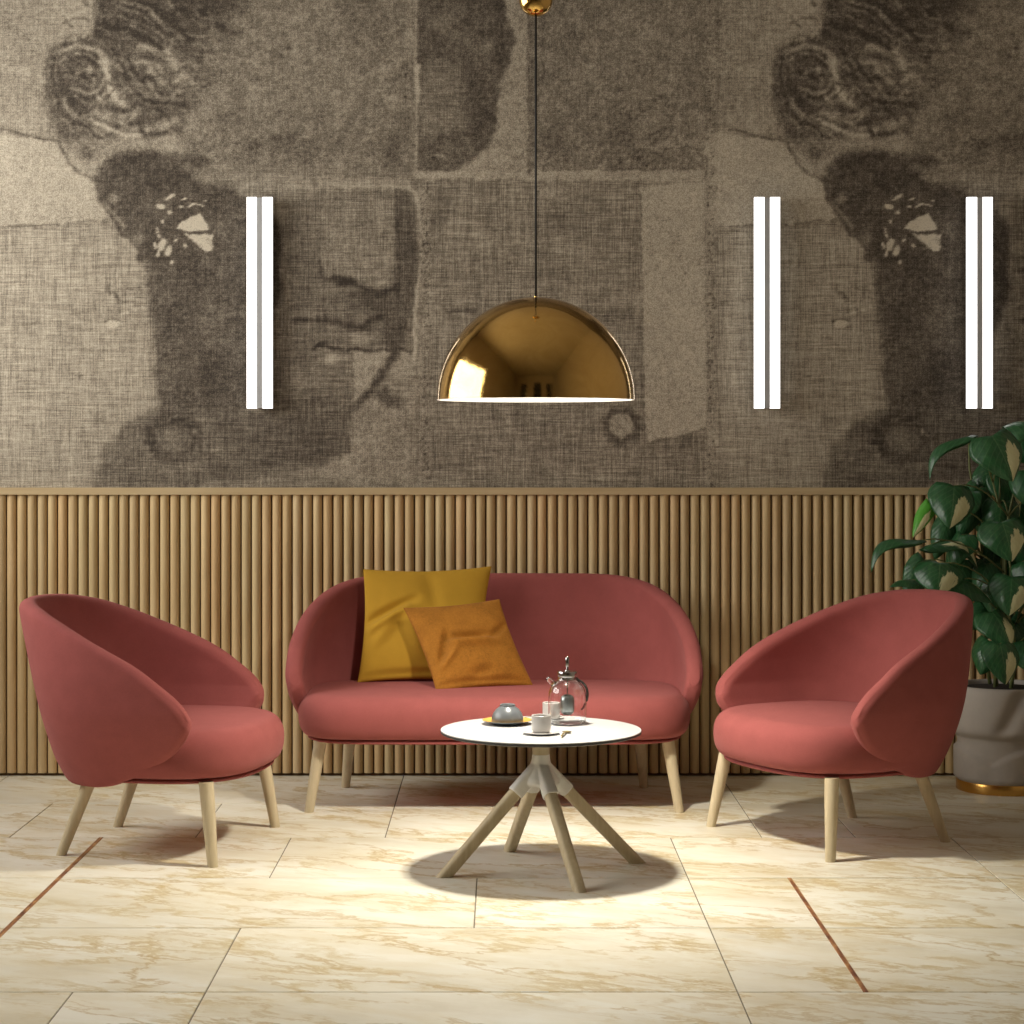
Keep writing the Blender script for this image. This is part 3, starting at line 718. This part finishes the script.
def seating(name, loc, rz, ext, label, cat, group=None):
    root = empty(name, loc, rz, label, cat, group)
    shell(ext, root); seat(ext, root); legs(root, max(0, ext-.016))
    return root
ch = seating('armchair', (-1.258, 7.693, 0), math.radians(-10.2), 0, 'pink velvet armchair on the left, facing right beside the sofa', 'armchair', 'pink shell armchairs')
c2 = copy_tree(ch); c2.location = (1.272, 7.83, 0); c2.rotation_euler.z = math.radians(180+27.6)
c2['label'] = 'pink velvet armchair on the right, in front of the potted plant'
seating('sofa', (-.032, 8.65, 0), math.radians(-90), .388, 'pink velvet two-seat sofa with rounded back against the slatted wall', 'sofa')

# ------------------------------------------------------------------ cushions
def cushion(name, c4, thick, mat, label, seed, folds, top_z=None):
    """c4: corners bottom-left, bottom-right, top-right, top-left"""
    BL, BR, TR, TL = [Vector(c_) for c_ in c4]; n = 44
    nrm = (BR-BL).cross(TL-BL).normalized()
    if nrm.y > 0: nrm = -nrm                            # towards the room
    org = (BL+BR)/2
    v = []; f = []; rr = random.Random(seed)
    def grid(sign):
        for j in range(n+1):
            for i in range(n+1):
                u = i/n; w = j/n; uu = 2*u-1; ww = 2*w-1
                # sides pulled in between the corners
                pin = .035
                u2 = u+(-uu)*pin*(1-ww*ww)*abs(uu); w2 = w+(-ww)*pin*(1-uu*uu)*abs(ww)
                p_ = BL.lerp(BR, u2).lerp(TL.lerp(TR, u2), w2)
                prof = max(0, (1-abs(uu)**2.6)*(1-abs(ww)**2.6))**.55
                h = thick*prof*(1.12-.35*w)
                for (ax, ay, bx, by, wd, am) in folds:      # creases
                    ex, ey = bx-ax, by-ay; L2 = ex*ex+ey*ey; s_ = max(0, min(1, ((u-ax)*ex+(w-ay)*ey)/L2))
                    dd = math.hypot(u-ax-s_*ex, w-ay-s_*ey); fade = math.sin(PI*min(1, max(0, s_*.92+.04)))**.5
                    h += 1.9*(am if sign > 0 else -am*.2)*math.exp(-(dd/wd)**2)*fade*min(1, prof*2)
                h += .003*math.sin(9*u+4*w+seed)*prof
                v.append(p_+nrm*h*sign-org)
    grid(1); k = len(v); grid(-1)
    m = n+1
    for j in range(n):
        for i in range(n):
            a = j*m+i; f.append((a, a+1, a+m+1, a+m)); f.append((k+a, k+a+m, k+a+m+1, k+a+1))
    o = mesh_obj(name, v, f, M[mat], loc=org)
    bm = bmesh.new(); bm.from_mesh(o.data); bmesh.ops.remove_doubles(bm, verts=bm.verts, dist=.0003); bmesh.ops.recalc_face_normals(bm, faces=bm.faces)
    bm.to_mesh(o.data); bm.free(); o.data.polygons.foreach_set('use_smooth', [True]*len(o.data.polygons))
    s_ = o.modifiers.new('subd', 'SUBSURF'); s_.levels = 1; s_.render_levels = 1
    tag(o, label, 'cushion'); return o
cushion('cushion', (P(356,684,8.80), P(484,684,8.80), P(493,565,9.03), P(362,568,9.00)), .062, 'mustard', 'large mustard yellow cushion leaning on the sofa back', 2,
        [(.02,.50,.42,.70,.035,-.016),(.04,.42,.36,.62,.04,.016),(.36,.62,.50,.25,.06,.012),(.1,.3,.3,.55,.05,.008),(.03,.05,.9,.06,.018,-.008),(.5,.95,.6,.6,.06,-.006)])
cushion('cushion', (P(436,694,8.50), P(535,687,8.65), P(500,598,8.82), P(402,607,8.74)), .058, 'ochre', 'smaller ochre brown cushion propped against the mustard yellow one', 3,
        [(.12,.30,.30,.62,.035,-.014),(.30,.55,.72,.56,.035,-.016),(.25,.48,.75,.48,.05,.013),(.72,.52,.95,.68,.03,-.012),(.10,.22,.32,.42,.025,.010),(.05,.06,.95,.05,.018,-.010),(.40,.12,.60,.16,.05,-.010)])

# ------------------------------------------------------------------ table
TX, TY = .138, 7.2
tb = empty('coffee_table', (TX, TY, 0), 0, 'round white coffee table with splayed oak legs in front of the sofa', 'coffee table')
mb = MB(); mb.lathe([(0,.485),(.343,.485),(.3545,.489),(.3555,.4905),(.3555,.4965)], 96); edge_top = .4985
mb.build('table_core', M['black_edge'], tb, sharp=30)['label'] = 'thin black edge of the tabletop'
mb = MB(); mb.lathe([(.3553,.4955),(.3553,.4996),(.3545,.5),(.0005,.5)], 96); mb.build('tabletop', M['white_top'], tb, sharp=40)
mb = MB(); mb.lathe([(.0005,.40),(.030,.40),(.030,.4855),(.0005,.4855)], 40); mb.build('stem', M['oak'], tb, sharp=40)
feet = [(-.340,-.113),(-.110,.348),(.124,-.345),(.350,.128)]
def rrect_tube(mb, a, b, wx, wy, w2x=None, w2y=None, n=24, flat=True, steps=2):
    a = Vector(a); b = Vector(b); t_ = (b-a).normalized(); s_ = t_.cross(Vector((0,0,1))).normalized(); u_ = t_.cross(s_).normalized()
    w2x = w2x or wx; w2y = w2y or wy; v = []; f = []
    for q in range(steps+1):
        fr = q/steps; c_ = a.lerp(b, fr); X_ = wx+(w2x-wx)*fr; Y_ = wy+(w2y-wy)*fr
        for k in range(n):
            an = 2*PI*k/n; cx, sy = math.cos(an), math.sin(an)
            p_ = c_+s_*X_*math.copysign(abs(cx)**.62, cx)+u_*Y_*math.copysign(abs(sy)**.62, sy)
            if q == steps and flat: p_ = p_+t_*((0-p_.z)/t_.z)
            v.append(p_)
    for q in range(steps):
        for k in range(n): f.append((q*n+k, q*n+(k+1) % n, (q+1)*n+(k+1) % n, (q+1)*n+k))
    f.append(tuple(range(n))[::-1]); f.append(tuple(steps*n+k for k in range(n))); mb.add(v, f)
hubm = MB(); hubm.lathe([(.0005,.414),(.029,.414),(.0315,.411),(.0325,.395),(.037,.375),(.049,.352),(.062,.328),(.066,.312),(.058,.302),(.02,.298),(.0005,.297)], 40)
for (fx_, fy) in feet:
    apex = Vector((fx_*.02, fy*.02, .372)); ft = Vector((fx_, fy, 0))
    a = apex.lerp(ft, .22)
    mb = MB(); rrect_tube(mb, a, ft, .0215, .0225, .020, .0215); mb.build('leg', M['oak'], tb, sharp=55)
    rrect_tube(hubm, apex, apex.lerp(ft, .255), .025, .025, .0265, .0275, flat=False)
o = hubm.build('hub', M['hub'], tb, sharp=60); o['label'] = 'pale grey four-way hub'
m = o.modifiers.new('remesh', 'REMESH'); m.mode = 'VOXEL'; m.voxel_size = .0028; m.use_smooth_shade = True
m = o.modifiers.new('smooth', 'SMOOTH'); m.iterations = 8; m.factor = .5

# ------------------------------------------------------------------ things on the table
ZT = .5001
def lathe_part(name, prof, mat, parent=None, n=48, sharp=45):
    mb = MB(); mb.lathe(prof, n); return mb.build(name, mat, parent, sharp=sharp)
# plate and upturned bowl
pl_ = empty('plate', (.018, 7.335, ZT), 0, 'ochre-glazed plate with a grey underside under the upturned bowl', 'plate')
lathe_part('plate_body', [(.0005,.0),(.048,.0),(.052,.003),(.088,.0135),(.0905,.0155),(.089,.0158)], M['ceramic_grey'], pl_)
lathe_part('glazed_face', [(.089,.0158),(.086,.0150),(.052,.0068),(.0005,.0066)], M['ceramic_yellow'], pl_)['label'] = 'ochre glazed top face'
bw = lathe_part('bowl', [(.0575,.0003),(.0585,.002),(.0575,.016),(.052,.032),(.041,.047),(.029,.0555),(.0275,.058),(.028,.063),(.0255,.0645),(.022,.063),(.021,.059),(.0005,.0585)], M['ceramic_grey'])
bw.location = (.020, 7.335, ZT+.0076); tag(bw, 'glossy grey bowl turned upside down on the ochre plate', 'bowl')
mi = MB(); mi.lathe([(.0575,.0003),(.054,.001),(.052,.018),(.044,.036),(.03,.047),(.0005,.051)], 48)
bm_ = MB(); bm_.v = [tuple(v.co) for v in bw.data.vertices]; bm_.f = [tuple(p_.vertices) for p_ in bw.data.polygons]; bm_.add(mi.v, mi.f)
old = bw.data; new = bm_.build('bowl_tmp', M['ceramic_grey'], sharp=50); bw.data = new.data; bpy.data.objects.remove(new); bpy.data.meshes.remove(old)

def cup_mesh(r, h): return [(.0005,0),(r*.72,0),(r*.86,.004),(r*.97,.013),(r,.024),(r,h-.001),(r-.0012,h),(r-.003,h-.001),(r-.0035,.018),(r*.7,.008),(.0005,.006)]
def cup_and_saucer(x_, y_, lab_c, lab_s, r=.034, h=.062, rs=.065, m='ceramic_white'):
    s_ = lathe_part('saucer', [(.0005,0),(rs*.55,0),(rs*.62,.0025),(rs*.97,.0075),(rs,.009),(rs*.97,.0100),(rs*.64,.006),(rs*.56,.0042),(.0005,.004)], M[m])
    s_.location = (x_, y_, ZT); tag(s_, lab_s, 'saucer', 'cups and saucers')
    c_ = lathe_part('cup', cup_mesh(r, h), M[m]); c_.location = (x_, y_, ZT+.0043); tag(c_, lab_c, 'cup', 'cups and saucers')
cup_and_saucer(.137, 7.075, 'white handleless cup on the saucer nearest the table front', 'white saucer under the front cup')
cup_and_saucer(.181, 7.462, 'pale cup at the back of the table, behind the glass teapot', 'small saucer under the cup behind the teapot', r=.032, h=.058, rs=.048)

def spoon(loc, rz, L, label):
    v = []; f = []; n = 10; st = []
    for k in range(26):
        s_ = k/25; x_ = s_*L
        w_ = .0032+.0008*math.cos(s_*3)
        if s_ > .72: q = (s_-.72)/.28; w_ = max(.0035*(1-q), .0)+.0150*math.sqrt(max(0, 1-(2*q-1)**2))+.0002
        if s_ < .08: w_ = .0046*math.sqrt(s_/.08)+.0002
        z_ = .0022+.010*math.sin(PI*min(1, s_/.74))*.5+(.0 if s_ < .74 else .001)
        st.append((x_, w_, z_))
    for (x_, w_, z_) in st:
        dip = .0016 if x_/L > .72 else 0
        for (a, b) in ((-1,0),(-.5,-dip),(0,-dip*1.4),(.5,-dip),(1,0),(.5,.0012-dip),(0,.0012-dip*1.2),(-.5,.0012-dip)):
            v.append((x_-L/2, a*w_, z_+b+.0012))
    for i in range(len(st)-1):
        for k in range(8): f.append((i*8+k, i*8+(k+1) % 8, (i+1)*8+(k+1) % 8, (i+1)*8+k))
    f.append(tuple(range(8))[::-1]); f.append(tuple((len(st)-1)*8+k for k in range(8)))
    o = mesh_obj('teaspoon', v, f, M['brassy']); o.location = loc; o.rotation_euler.z = rz
    tag(o, label, 'spoon', 'teaspoons'); return o
spoon((.217, 7.045, ZT+.001), math.radians(80), .155, 'brass teaspoon lying right of the front cup')
spoon((.092, 7.46, ZT+.001), math.radians(215), .125, 'brass teaspoon between the upturned bowl and the rear cup')

# glass teapot with steel lid and hanging infuser
tp = empty('teapot', (.236, 7.335, ZT), 0, 'clear glass teapot with steel lid and hanging tea infuser', 'teapot')
outer = [(.0005,0),(.052,0),(.060,.002),(.0665,.009),(.0685,.02),(.0688,.06),(.0688,.095),(.0668,.114),(.061,.131),(.052,.144),(.042,.153),(.0335,.160),(.033,.170)]
inner = [(r-.0018 if r > .01 else r, z+(.0018 if z < .1 else -.0004)) for r, z in outer[:-1]]+[(.0312,.170)]
lathe_part('body', outer+inner[::-1], M['glass'], tp, 64, 80)
mb = MB(); mb.tube([(-.046,.0,.140),(-.056,0,.150),(-.066,0,.160),(-.072,0,.167)], [.011,.0095,.0085,.0088], 20, cap=False)
o = mb.build('spout', M['glass'], tp); m = o.modifiers.new('sol', 'SOLIDIFY'); m.thickness = .0015
lathe_part('lid', [(.0005,.160),(.0295,.160),(.0297,.171),(.035,.171),(.036,.174),(.036,.188),(.034,.191),(.010,.191),(.008,.195),(.0005,.1955)], M['steel'], tp)
lathe_part('knob', [(.0005,.193),(.0035,.195),(.005,.204),(.0066,.208),(.0072,.220),(.0072,.239),(.005,.242),(.0005,.243)], M['steel'], tp, 24)
lathe_part('infuser_rod', [(.0022,.105),(.0022,.161)], M['steel'], tp, 12)
lathe_part('infuser', [(.0005,.032),(.014,.034),(.0225,.042),(.0255,.053),(.0255,.086),(.022,.099),(.012,.106),(.0005,.108)], M['mesh_steel'], tp, 36)['label'] = 'grey steel infuser capsule'
mb = MB(); hp = [Vector((.031+.0*k, 0, .168)) for k in range(1)]
for k in range(15):
    an = math.radians(72-132*k/14); hp.append(Vector((.028+.045*math.cos(an), 0, .108+.052*math.sin(an)+(0 if k < 8 else -.002*(k-8)))))
mb.tube(hp, [.004]*3+[.0048]*10+[.0044,.0038,.003], 12); mb.build('handle', M['dark_steel'], tp)['label'] = 'dark curved handle'

# ------------------------------------------------------------------ pendant lamp
px_, pz = .12, 1.668; R = .3515
pd = empty('pendant_lamp', (px_, 7.2, pz), 0, 'polished gold dome pendant lamp hanging on a black cord over the table', 'pendant lamp')
n = 40
lathe_part('dome_shade', [(R*math.cos(PI/2*k/n)+.00001, R*1.035*math.sin(PI/2*k/n)) for k in range(n+1)], M['gold'], pd, 128, 80)
Ri = R-.004
lathe_part('shade_lining', [(R, 0.0), (R-.002, -.0015), (Ri, .0)]+[(Ri*math.cos(PI/2*k/n)+.00001, Ri*math.sin(PI/2*k/n)) for k in range(1, n+1)], M['inner'], pd, 96, 80)['label'] = 'white inside of the shade'
lathe_part('cord_grip', [(.0005,R*1.03),(.006,R*1.03),(.0055,R*1.035+.004),(.0005,R*1.035+.005)], M['gold'], pd, 20)
mb = MB(); mb.tube([(0,0,R+.01),(0,0,1.37)], .0042, 10); mb.tube([(0,0,1.47),(0,0,CEIL-pz-.02)], .0042, 10); mb.build('cord', M['cord'], pd)
mb = MB(); mb.lathe([(.0605*math.sin(PI*k/30)+.00001, 1.42-.0605*math.cos(PI*k/30)) for k in range(31)], 48); mb.build('ball', M['gold'], pd)['label'] = 'small polished gold ball on the cord'
mb = MB(); mb.lathe([(.00001,CEIL-pz-.001),(.05,CEIL-pz-.001),(.05,CEIL-pz-.02),(.00001,CEIL-pz-.022)], 32); mb.build('ceiling_rose', M['gold'], pd, sharp=40)
mb = MB(); mb.lathe([(.030*math.sin(PI*k/16)+.00001, .145-.030*math.cos(PI*k/16)) for k in range(17)], 32); bl_ = mb.build('bulb', M['bulb'], pd)
mb = MB(); mb.lathe([(.02,.171),(.02,R-.004)], 20); mb.build('lamp_holder', M['inner'], pd)

# ------------------------------------------------------------------ wall lights
def wall_light():
    root = empty('wall_light', (0, 0, 0), 0, 'x', 'wall light', 'twin-strip wall lights')
    z0, z1 = -.48, .48
    mb = MB(); mb.box(-.0128, .0128, -.0835, 0, z0+.002, z1-.002); mb.box(-.057, .057, -.062, -.052, z0, z1); mb.build('mounting_bar', M['groove'], root, smooth=False)
    for s_ in (-1, 1):
        mb = MB(); a = s_*.0355; mb.box(a-.0225, a+.0225, -.085, -.0625, z0, z1); mb.build('light_strip', M['strip'], root, smooth=False, bevel=.001)
    return root
zc = EYE+(450-303)/FPX*WALL*.993
wl = wall_light(); xs = [((259.5-502), 'white twin-strip wall light on the left, between dome lamp and frame edge'), (767.3-502, 'white twin-strip wall light just right of the gold dome lamp'), (980-502, 'white twin-strip wall light above the potted plant')]
for i, (dx, lab) in enumerate(xs):
    o = wl if i == 0 else copy_tree(wl)
    o.location = (dx/FPX*(WALL-.085), WALL, zc); o['label'] = lab

# ------------------------------------------------------------------ potted plant
PX, PY = 2.205, 8.93
pp = empty('potted_plant', (PX, PY, 0), 0, 'leafy variegated plant in a sculpted taupe pot, right corner', 'potted plant')
def pot():
    n = 128; prof = []
    for (r, z) in [(.0005,.012),(.19,.012),(.193,.03),(.195,.06),(.1955,.12),(.196,.18),(.198,.22),(.202,.236),(.216,.247),(.228,.256),(.2365,.268),(.239,.285),(.2375,.32),(.234,.36),(.229,.40),(.224,.43),(.219,.450),(.214,.458),(.207,.460),(.202,.456),(.198,.43),(.195,.40)]:
        prof.append((r, z))
    # resample
    out = []
    for (a, b) in zip(prof[:-1], prof[1:]):
        m_ = max(1, int(math.hypot(a[0]-b[0], a[1]-b[1])/.008))
        for k in range(m_): out.append((a[0]+(b[0]-a[0])*k/m_, a[1]+(b[1]-a[1])*k/m_))
    out.append(prof[-1]); v = []; f = []
    def g(a, c_, w_): d_ = (a-c_+PI) % (2*PI)-PI; return math.exp(-(d_/w_)**2)
    for i, (r, z) in enumerate(out):
        for k in range(n):
            a = 2*PI*k/n; rr = r
            if r > .19 and i < len(out)-8:
                for base in (-PI/2+.5, -PI/2+.5+2*PI/3, -PI/2+.5+4*PI/3):
                    # raised lower lobe with a round upper border, and a soft hollow beside it above
                    d_ = (a-base-.05+PI) % (2*PI)-PI; top = .200-.085*(d_/1.1)**2
                    if abs(d_) < 1.1 and z < .25 and z > .04: rr += .019*min(1,(z-.04)/.02)/(1+math.exp(max(-60, min(60, (z-top)/.0032))))*max(0, 1-(abs(d_)/1.1)**4)
                    if z > .25: 
                        l = (a-base+.55+PI) % (2*PI)-PI
                        rr += -.026*math.exp(-((l-(z-.36)*2.2)/.16)**2)*min(1, (z-.25)/.04)*max(0, min(1, (.47-z)/.04))
                        rr += .014*math.exp(-((d_-.1)/.3)**2)*math.exp(-((z-.36)/.06)**2)
            v.append((rr*math.cos(a), rr*math.sin(a), z))
    for i in range(len(out)-1):
        for k in range(n): f.append((i*n+k, i*n+(k+1) % n, (i+1)*n+(k+1) % n, (i+1)*n+k))
    o = mesh_obj('pot', v, f, M['pot'], pp)
    mb = MB(); mb.lathe([(.0005,0),(.2015,0),(.203,.002),(.203,.042),(.2015,.044),(.19,.044)], 96); mb.build('base_ring', M['gold_ring'], o, sharp=40)['label'] = 'gold band around the foot of the pot'
t = NT('brushed_gold'); M['gold_ring'] = t.set(Base_Color=(.66, .38, .10), Metallic=1, Roughness=.28)
pot()
mb = MB(); mb.lathe([(.199,.440),(.15,.445),(.08,.447),(.0005,.448)], 48); so = mb.build('soil', M['soil'], pp)

def leaf(LV, LF, LUV, LR, base, tip, width, curl=.25, roll=0., rnd=.5, face=None, sag=.15):
    """heart-shaped leaf from base to tip; face = direction the upper side looks"""
    base = Vector(base); tip = Vector(tip); ax = (tip-base); L = ax.length; ax.normalize()
    fc = Vector(face or (0, -1, .25)); fc = (fc-ax*fc.dot(ax)).normalized(); sd = ax.cross(fc).normalized()
    if roll: q = Matrix.Rotation(roll, 3, ax); fc = q@fc; sd = q@sd
    if sd.x < 0: sd = -sd
    nu_, nv_ = 8, 14; b = len(LV)
    for j in range(nv_+1):
        s_ = j/nv_
        hw = width/2*(math.sin(PI*min(1, (s_*.93+.07))**.62)**.78)*(1-.10*s_) if s_ < 1 else 0
        back = -.14*L*math.exp(-(s_/.12)**2)
        for i in range(-nu_, nu_+1):
            w_ = i/nu_
            cen = base+ax*(s_*L)+fc*(sag*L*math.sin(PI*s_*.9))
            bk = ax*(back*(abs(w_)**1.2)*(1-.3*abs(w_)))
            fold = -abs(w_)**1.4*hw*curl*2+.08*hw*math.sin(s_*9+i*.4+rnd*20)*abs(w_)+.10*hw*math.exp(-((abs(w_)-.45)/.3)**2)*.8
            LV.append(cen+sd*(w_*hw)+bk+fc*fold); LUV.append((w_, s_)); LR.append(rnd)
    m_ = 2*nu_+1
    for j in range(nv_):
        for i in range(m_-1): a = b+j*m_+i; LF.append((a, a+1, a+m_+1, a+m_))

LV, LF, LUV, LR = [], [], [], []
ST = MB()
org = Vector((PX, PY, 0))
# places of the leaves measured around the pot: base, tip, width (m), curl, roll, rnd, face
Lf = []
def A(bx, by, tx, ty, w, d, dd=-.03, curl=.2, roll=0, rnd=.6, face=None, sag=.12):
    Lf.append((P(bx,by,d), P(tx,ty,d+dd), w, curl, roll, rnd, face, sag))
A(992,436,1012,482,.235,8.66,-.05,.18,-.1,.62)
A(1004,428,1046,436,.19,8.86,-.06,.35,.0,.55,(0,-.5,.9),.25)
A(968,437,935,484,.10,8.80,-.02,.5,.7,.12,(-.6,-.5,.6),.35)
A(954,486,949,529,.21,8.70,-.06,.25,0,.70)
A(930,503,913,538,.075,8.72,-.02,.3,.3,.97)
A(1000,474,1018,517,.15,8.92,.0,.2,-.2,.66)
A(1002,522,1011,562,.225,8.66,-.05,.2,-.05,.58)
A(980,488,958,542,.14,8.98,.02,.25,.1,.1)
A(990,470,975,505,.13,9.02,.02,.3,.2,.08)
A(916,541,876,578,.10,8.74,-.05,.5,.6,.14,(-.5,-.5,.7),.4)
A(930,545,974,574,.12,8.86,.0,.5,-.5,.33,(.4,-.4,.8),.4)
A(940,563,937,596,.225,8.66,-.06,.25,.1,.75)
A(912,580,890,588,.10,8.7,-.05,.3,.3,.2,(-.3,-.5,.8))
A(1012,577,1009,616,.20,8.7,-.04,.25,.2,.80)
A(958,580,991,604,.17,8.78,-.06,.3,-.4,.5,(.3,-.8,.5))
A(992,612,1010,651,.18,8.70,-.08,.25,-.3,.63)
A(1000,644,1005,685,.165,8.60,-.05,.2,-.05,.68)
A(985,606,966,632,.11,8.86,-.02,.3,.2,.15)
A(1018,505,1040,548,.2,8.95,0,.2,0,.4); A(1030,470,1052,520,.22,8.8,-.05,.2,0,.7); A(1030,560,1055,600,.22,8.75,-.05,.2,0,.66)
A(1030,640,1050,680,.2,8.7,-.05,.2,0,.5); A(1040,600,1070,640,.2,8.95,0,.2,0,.2); A(1025,540,1000,590,.16,9.0,.05,.2,.2,.15)
A(965,560,955,604,.15,8.98,.02,.2,.2,.1); A(925,560,905,600,.14,8.96,.0,.2,.2,.13); A(960,600,945,640,.16,9.0,0,.2,0,.1)
A(985,560,990,600,.17,9.02,0,.2,0,.18); A(1000,600,985,640,.16,9.04,0,.2,.2,.12); A(1020,430,1050,470,.2,9.0,0,.3,0,.3); A(1045,500,1080,530,.2,8.8,-.05,.2,0,.6)
A(1010,620,1030,660,.16,8.95,0,.2,0,.24); A(948,520,935,560,.12,9.0,.0,.3,.2,.1); A(1060,560,1085,610,.2,8.9,-.05,.2,0,.62)
A(1008,455,1012,475,.10,9.0,.0,.3,.2,.1)
rs = random.Random(3)
for k in range(18):          # inner foliage round the back and inside
    a = rs.uniform(0, 2*PI); r = rs.uniform(.05,.24); z = rs.uniform(.62,1.35)
    b_ = Vector((PX+r*math.cos(a), min(PY+r*.6*math.sin(a)+.02, 9.12), z)); t_ = b_+Vector((.05*math.cos(a), .0, -.15))
    Lf.append((b_, t_, rs.uniform(.12,.17), .25, rs.uniform(-.3,.3), rs.uniform(.0,.29), (math.cos(a)*.6, -.6, .4), .15))
stems = []
for k in range(7):
    a = k*2*PI/7+.4; r = .035+.03*(k % 3)
    x0, y0 = PX+r*math.cos(a), PY-.02+r*math.sin(a)
    top = .95+.10*((k*3) % 7); dx = .09*math.cos(a*1.7); dy = .04*math.sin(a)
    pts = [Vector((x0+dx*(q/8)**1.5+.012*math.sin(q*1.3+k), y0+dy*(q/8), .455+(top-.455)*q/8)) for q in range(9)]
    ST.tube([p_-org for p_ in pts], [.009-.0006*q for q in range(9)], 8); stems.append(pts)
allp = [p_ for s_ in stems for p_ in s_]
for (b_, t_, w_, cu, ro, rn_, fc, sg) in Lf:
    if max(b_.y, t_.y) > 9.18: continue
    leaf(LV, LF, LUV, LR, b_, t_, w_, cu, ro, rn_, fc, sg)
    c_ = [p_ for p_ in allp if p_.z < b_.z-.05] or allp
    s_ = min(c_, key=lambda p_: (p_-b_).length+abs(b_.z-.18-p_.z)*.6)
    mid = (s_+b_)/2+Vector((0, 0, .05+.15*(b_-s_).length)); q_ = [s_*(1-u)**2+mid*2*u*(1-u)+b_*u**2 for u in (0,.2,.4,.6,.8,1)]
    ST.tube([p_-org for p_ in q_], [.0045,.004,.0036,.0033,.003,.0028], 7)
o = mesh_obj('foliage', [v-org for v in LV], LF, M['leaf'], pp)
uvl = o.data.uv_layers.new(name='leaf'); idx = np.empty(len(o.data.loops), dtype=np.int32); o.data.loops.foreach_get('vertex_index', idx)
uvl.data.foreach_set('uv', np.array(LUV, dtype=np.float32)[idx].ravel())
a_ = o.data.attributes.new('rnd', 'FLOAT', 'POINT'); a_.data.foreach_set('value', LR)
m = o.modifiers.new('sol', 'SOLIDIFY'); m.thickness = .0014
ST.build('stems', M['stem'], pp)

# ------------------------------------------------------------------ light
def area(name, loc, rot, sx, sy, power, col):
    l = bpy.data.lights.new(name, 'AREA'); l.shape = 'RECTANGLE'; l.size = sx; l.size_y = sy; l.energy = power; l.color = col
    o = bpy.data.objects.new(name, l); link(o); o.location = loc; o.rotation_euler = rot; return o
area('window_daylight', (XL-.35, (WY0+WY1)/2, (WZ0+WZ1)/2), (0, math.radians(-90), 0), WZ1-WZ0, WY1-WY0, 188, (1, .96, .88))
l = bpy.data.lights.new('pendant_bulb', 'SPOT'); l.spot_size = math.radians(142); l.spot_blend = 1.0; l.energy = 265; l.color = (1, .93, .79); l.shadow_soft_size = .065
o = bpy.data.objects.new('pendant_bulb', l); link(o); o.location = (px_, 7.2, pz+.145)
#area('ceiling_panel_light', (.3, 1.5, CEIL-.03), (0, 0, 0), 1.6, 1.6, 22, (1, .93, .82))
wd = bpy.data.worlds.new('World'); S.world = wd; wd.use_nodes = True
wd.node_tree.nodes['Background'].inputs[0].default_value = (.75, .82, 1, 1); wd.node_tree.nodes['Background'].inputs[1].default_value = .5

# ------------------------------------------------------------------ camera
cam = bpy.data.cameras.new('camera'); co_ = bpy.data.objects.new('camera', cam); link(co_)
co_.location = (0, 0, EYE); co_.rotation_euler = (math.radians(90), 0, 0)
cam.sensor_width = 36; cam.lens = FPX/1024*36; cam.shift_x = 10/1024; cam.shift_y = -62/1024; cam.clip_start = .05
S.camera = co_
vs_ = S.view_settings; vs_.view_transform = 'Standard'; vs_.look = 'None'; vs_.gamma = 1; vs_.exposure = 0.0; vs_.use_curve_mapping = False
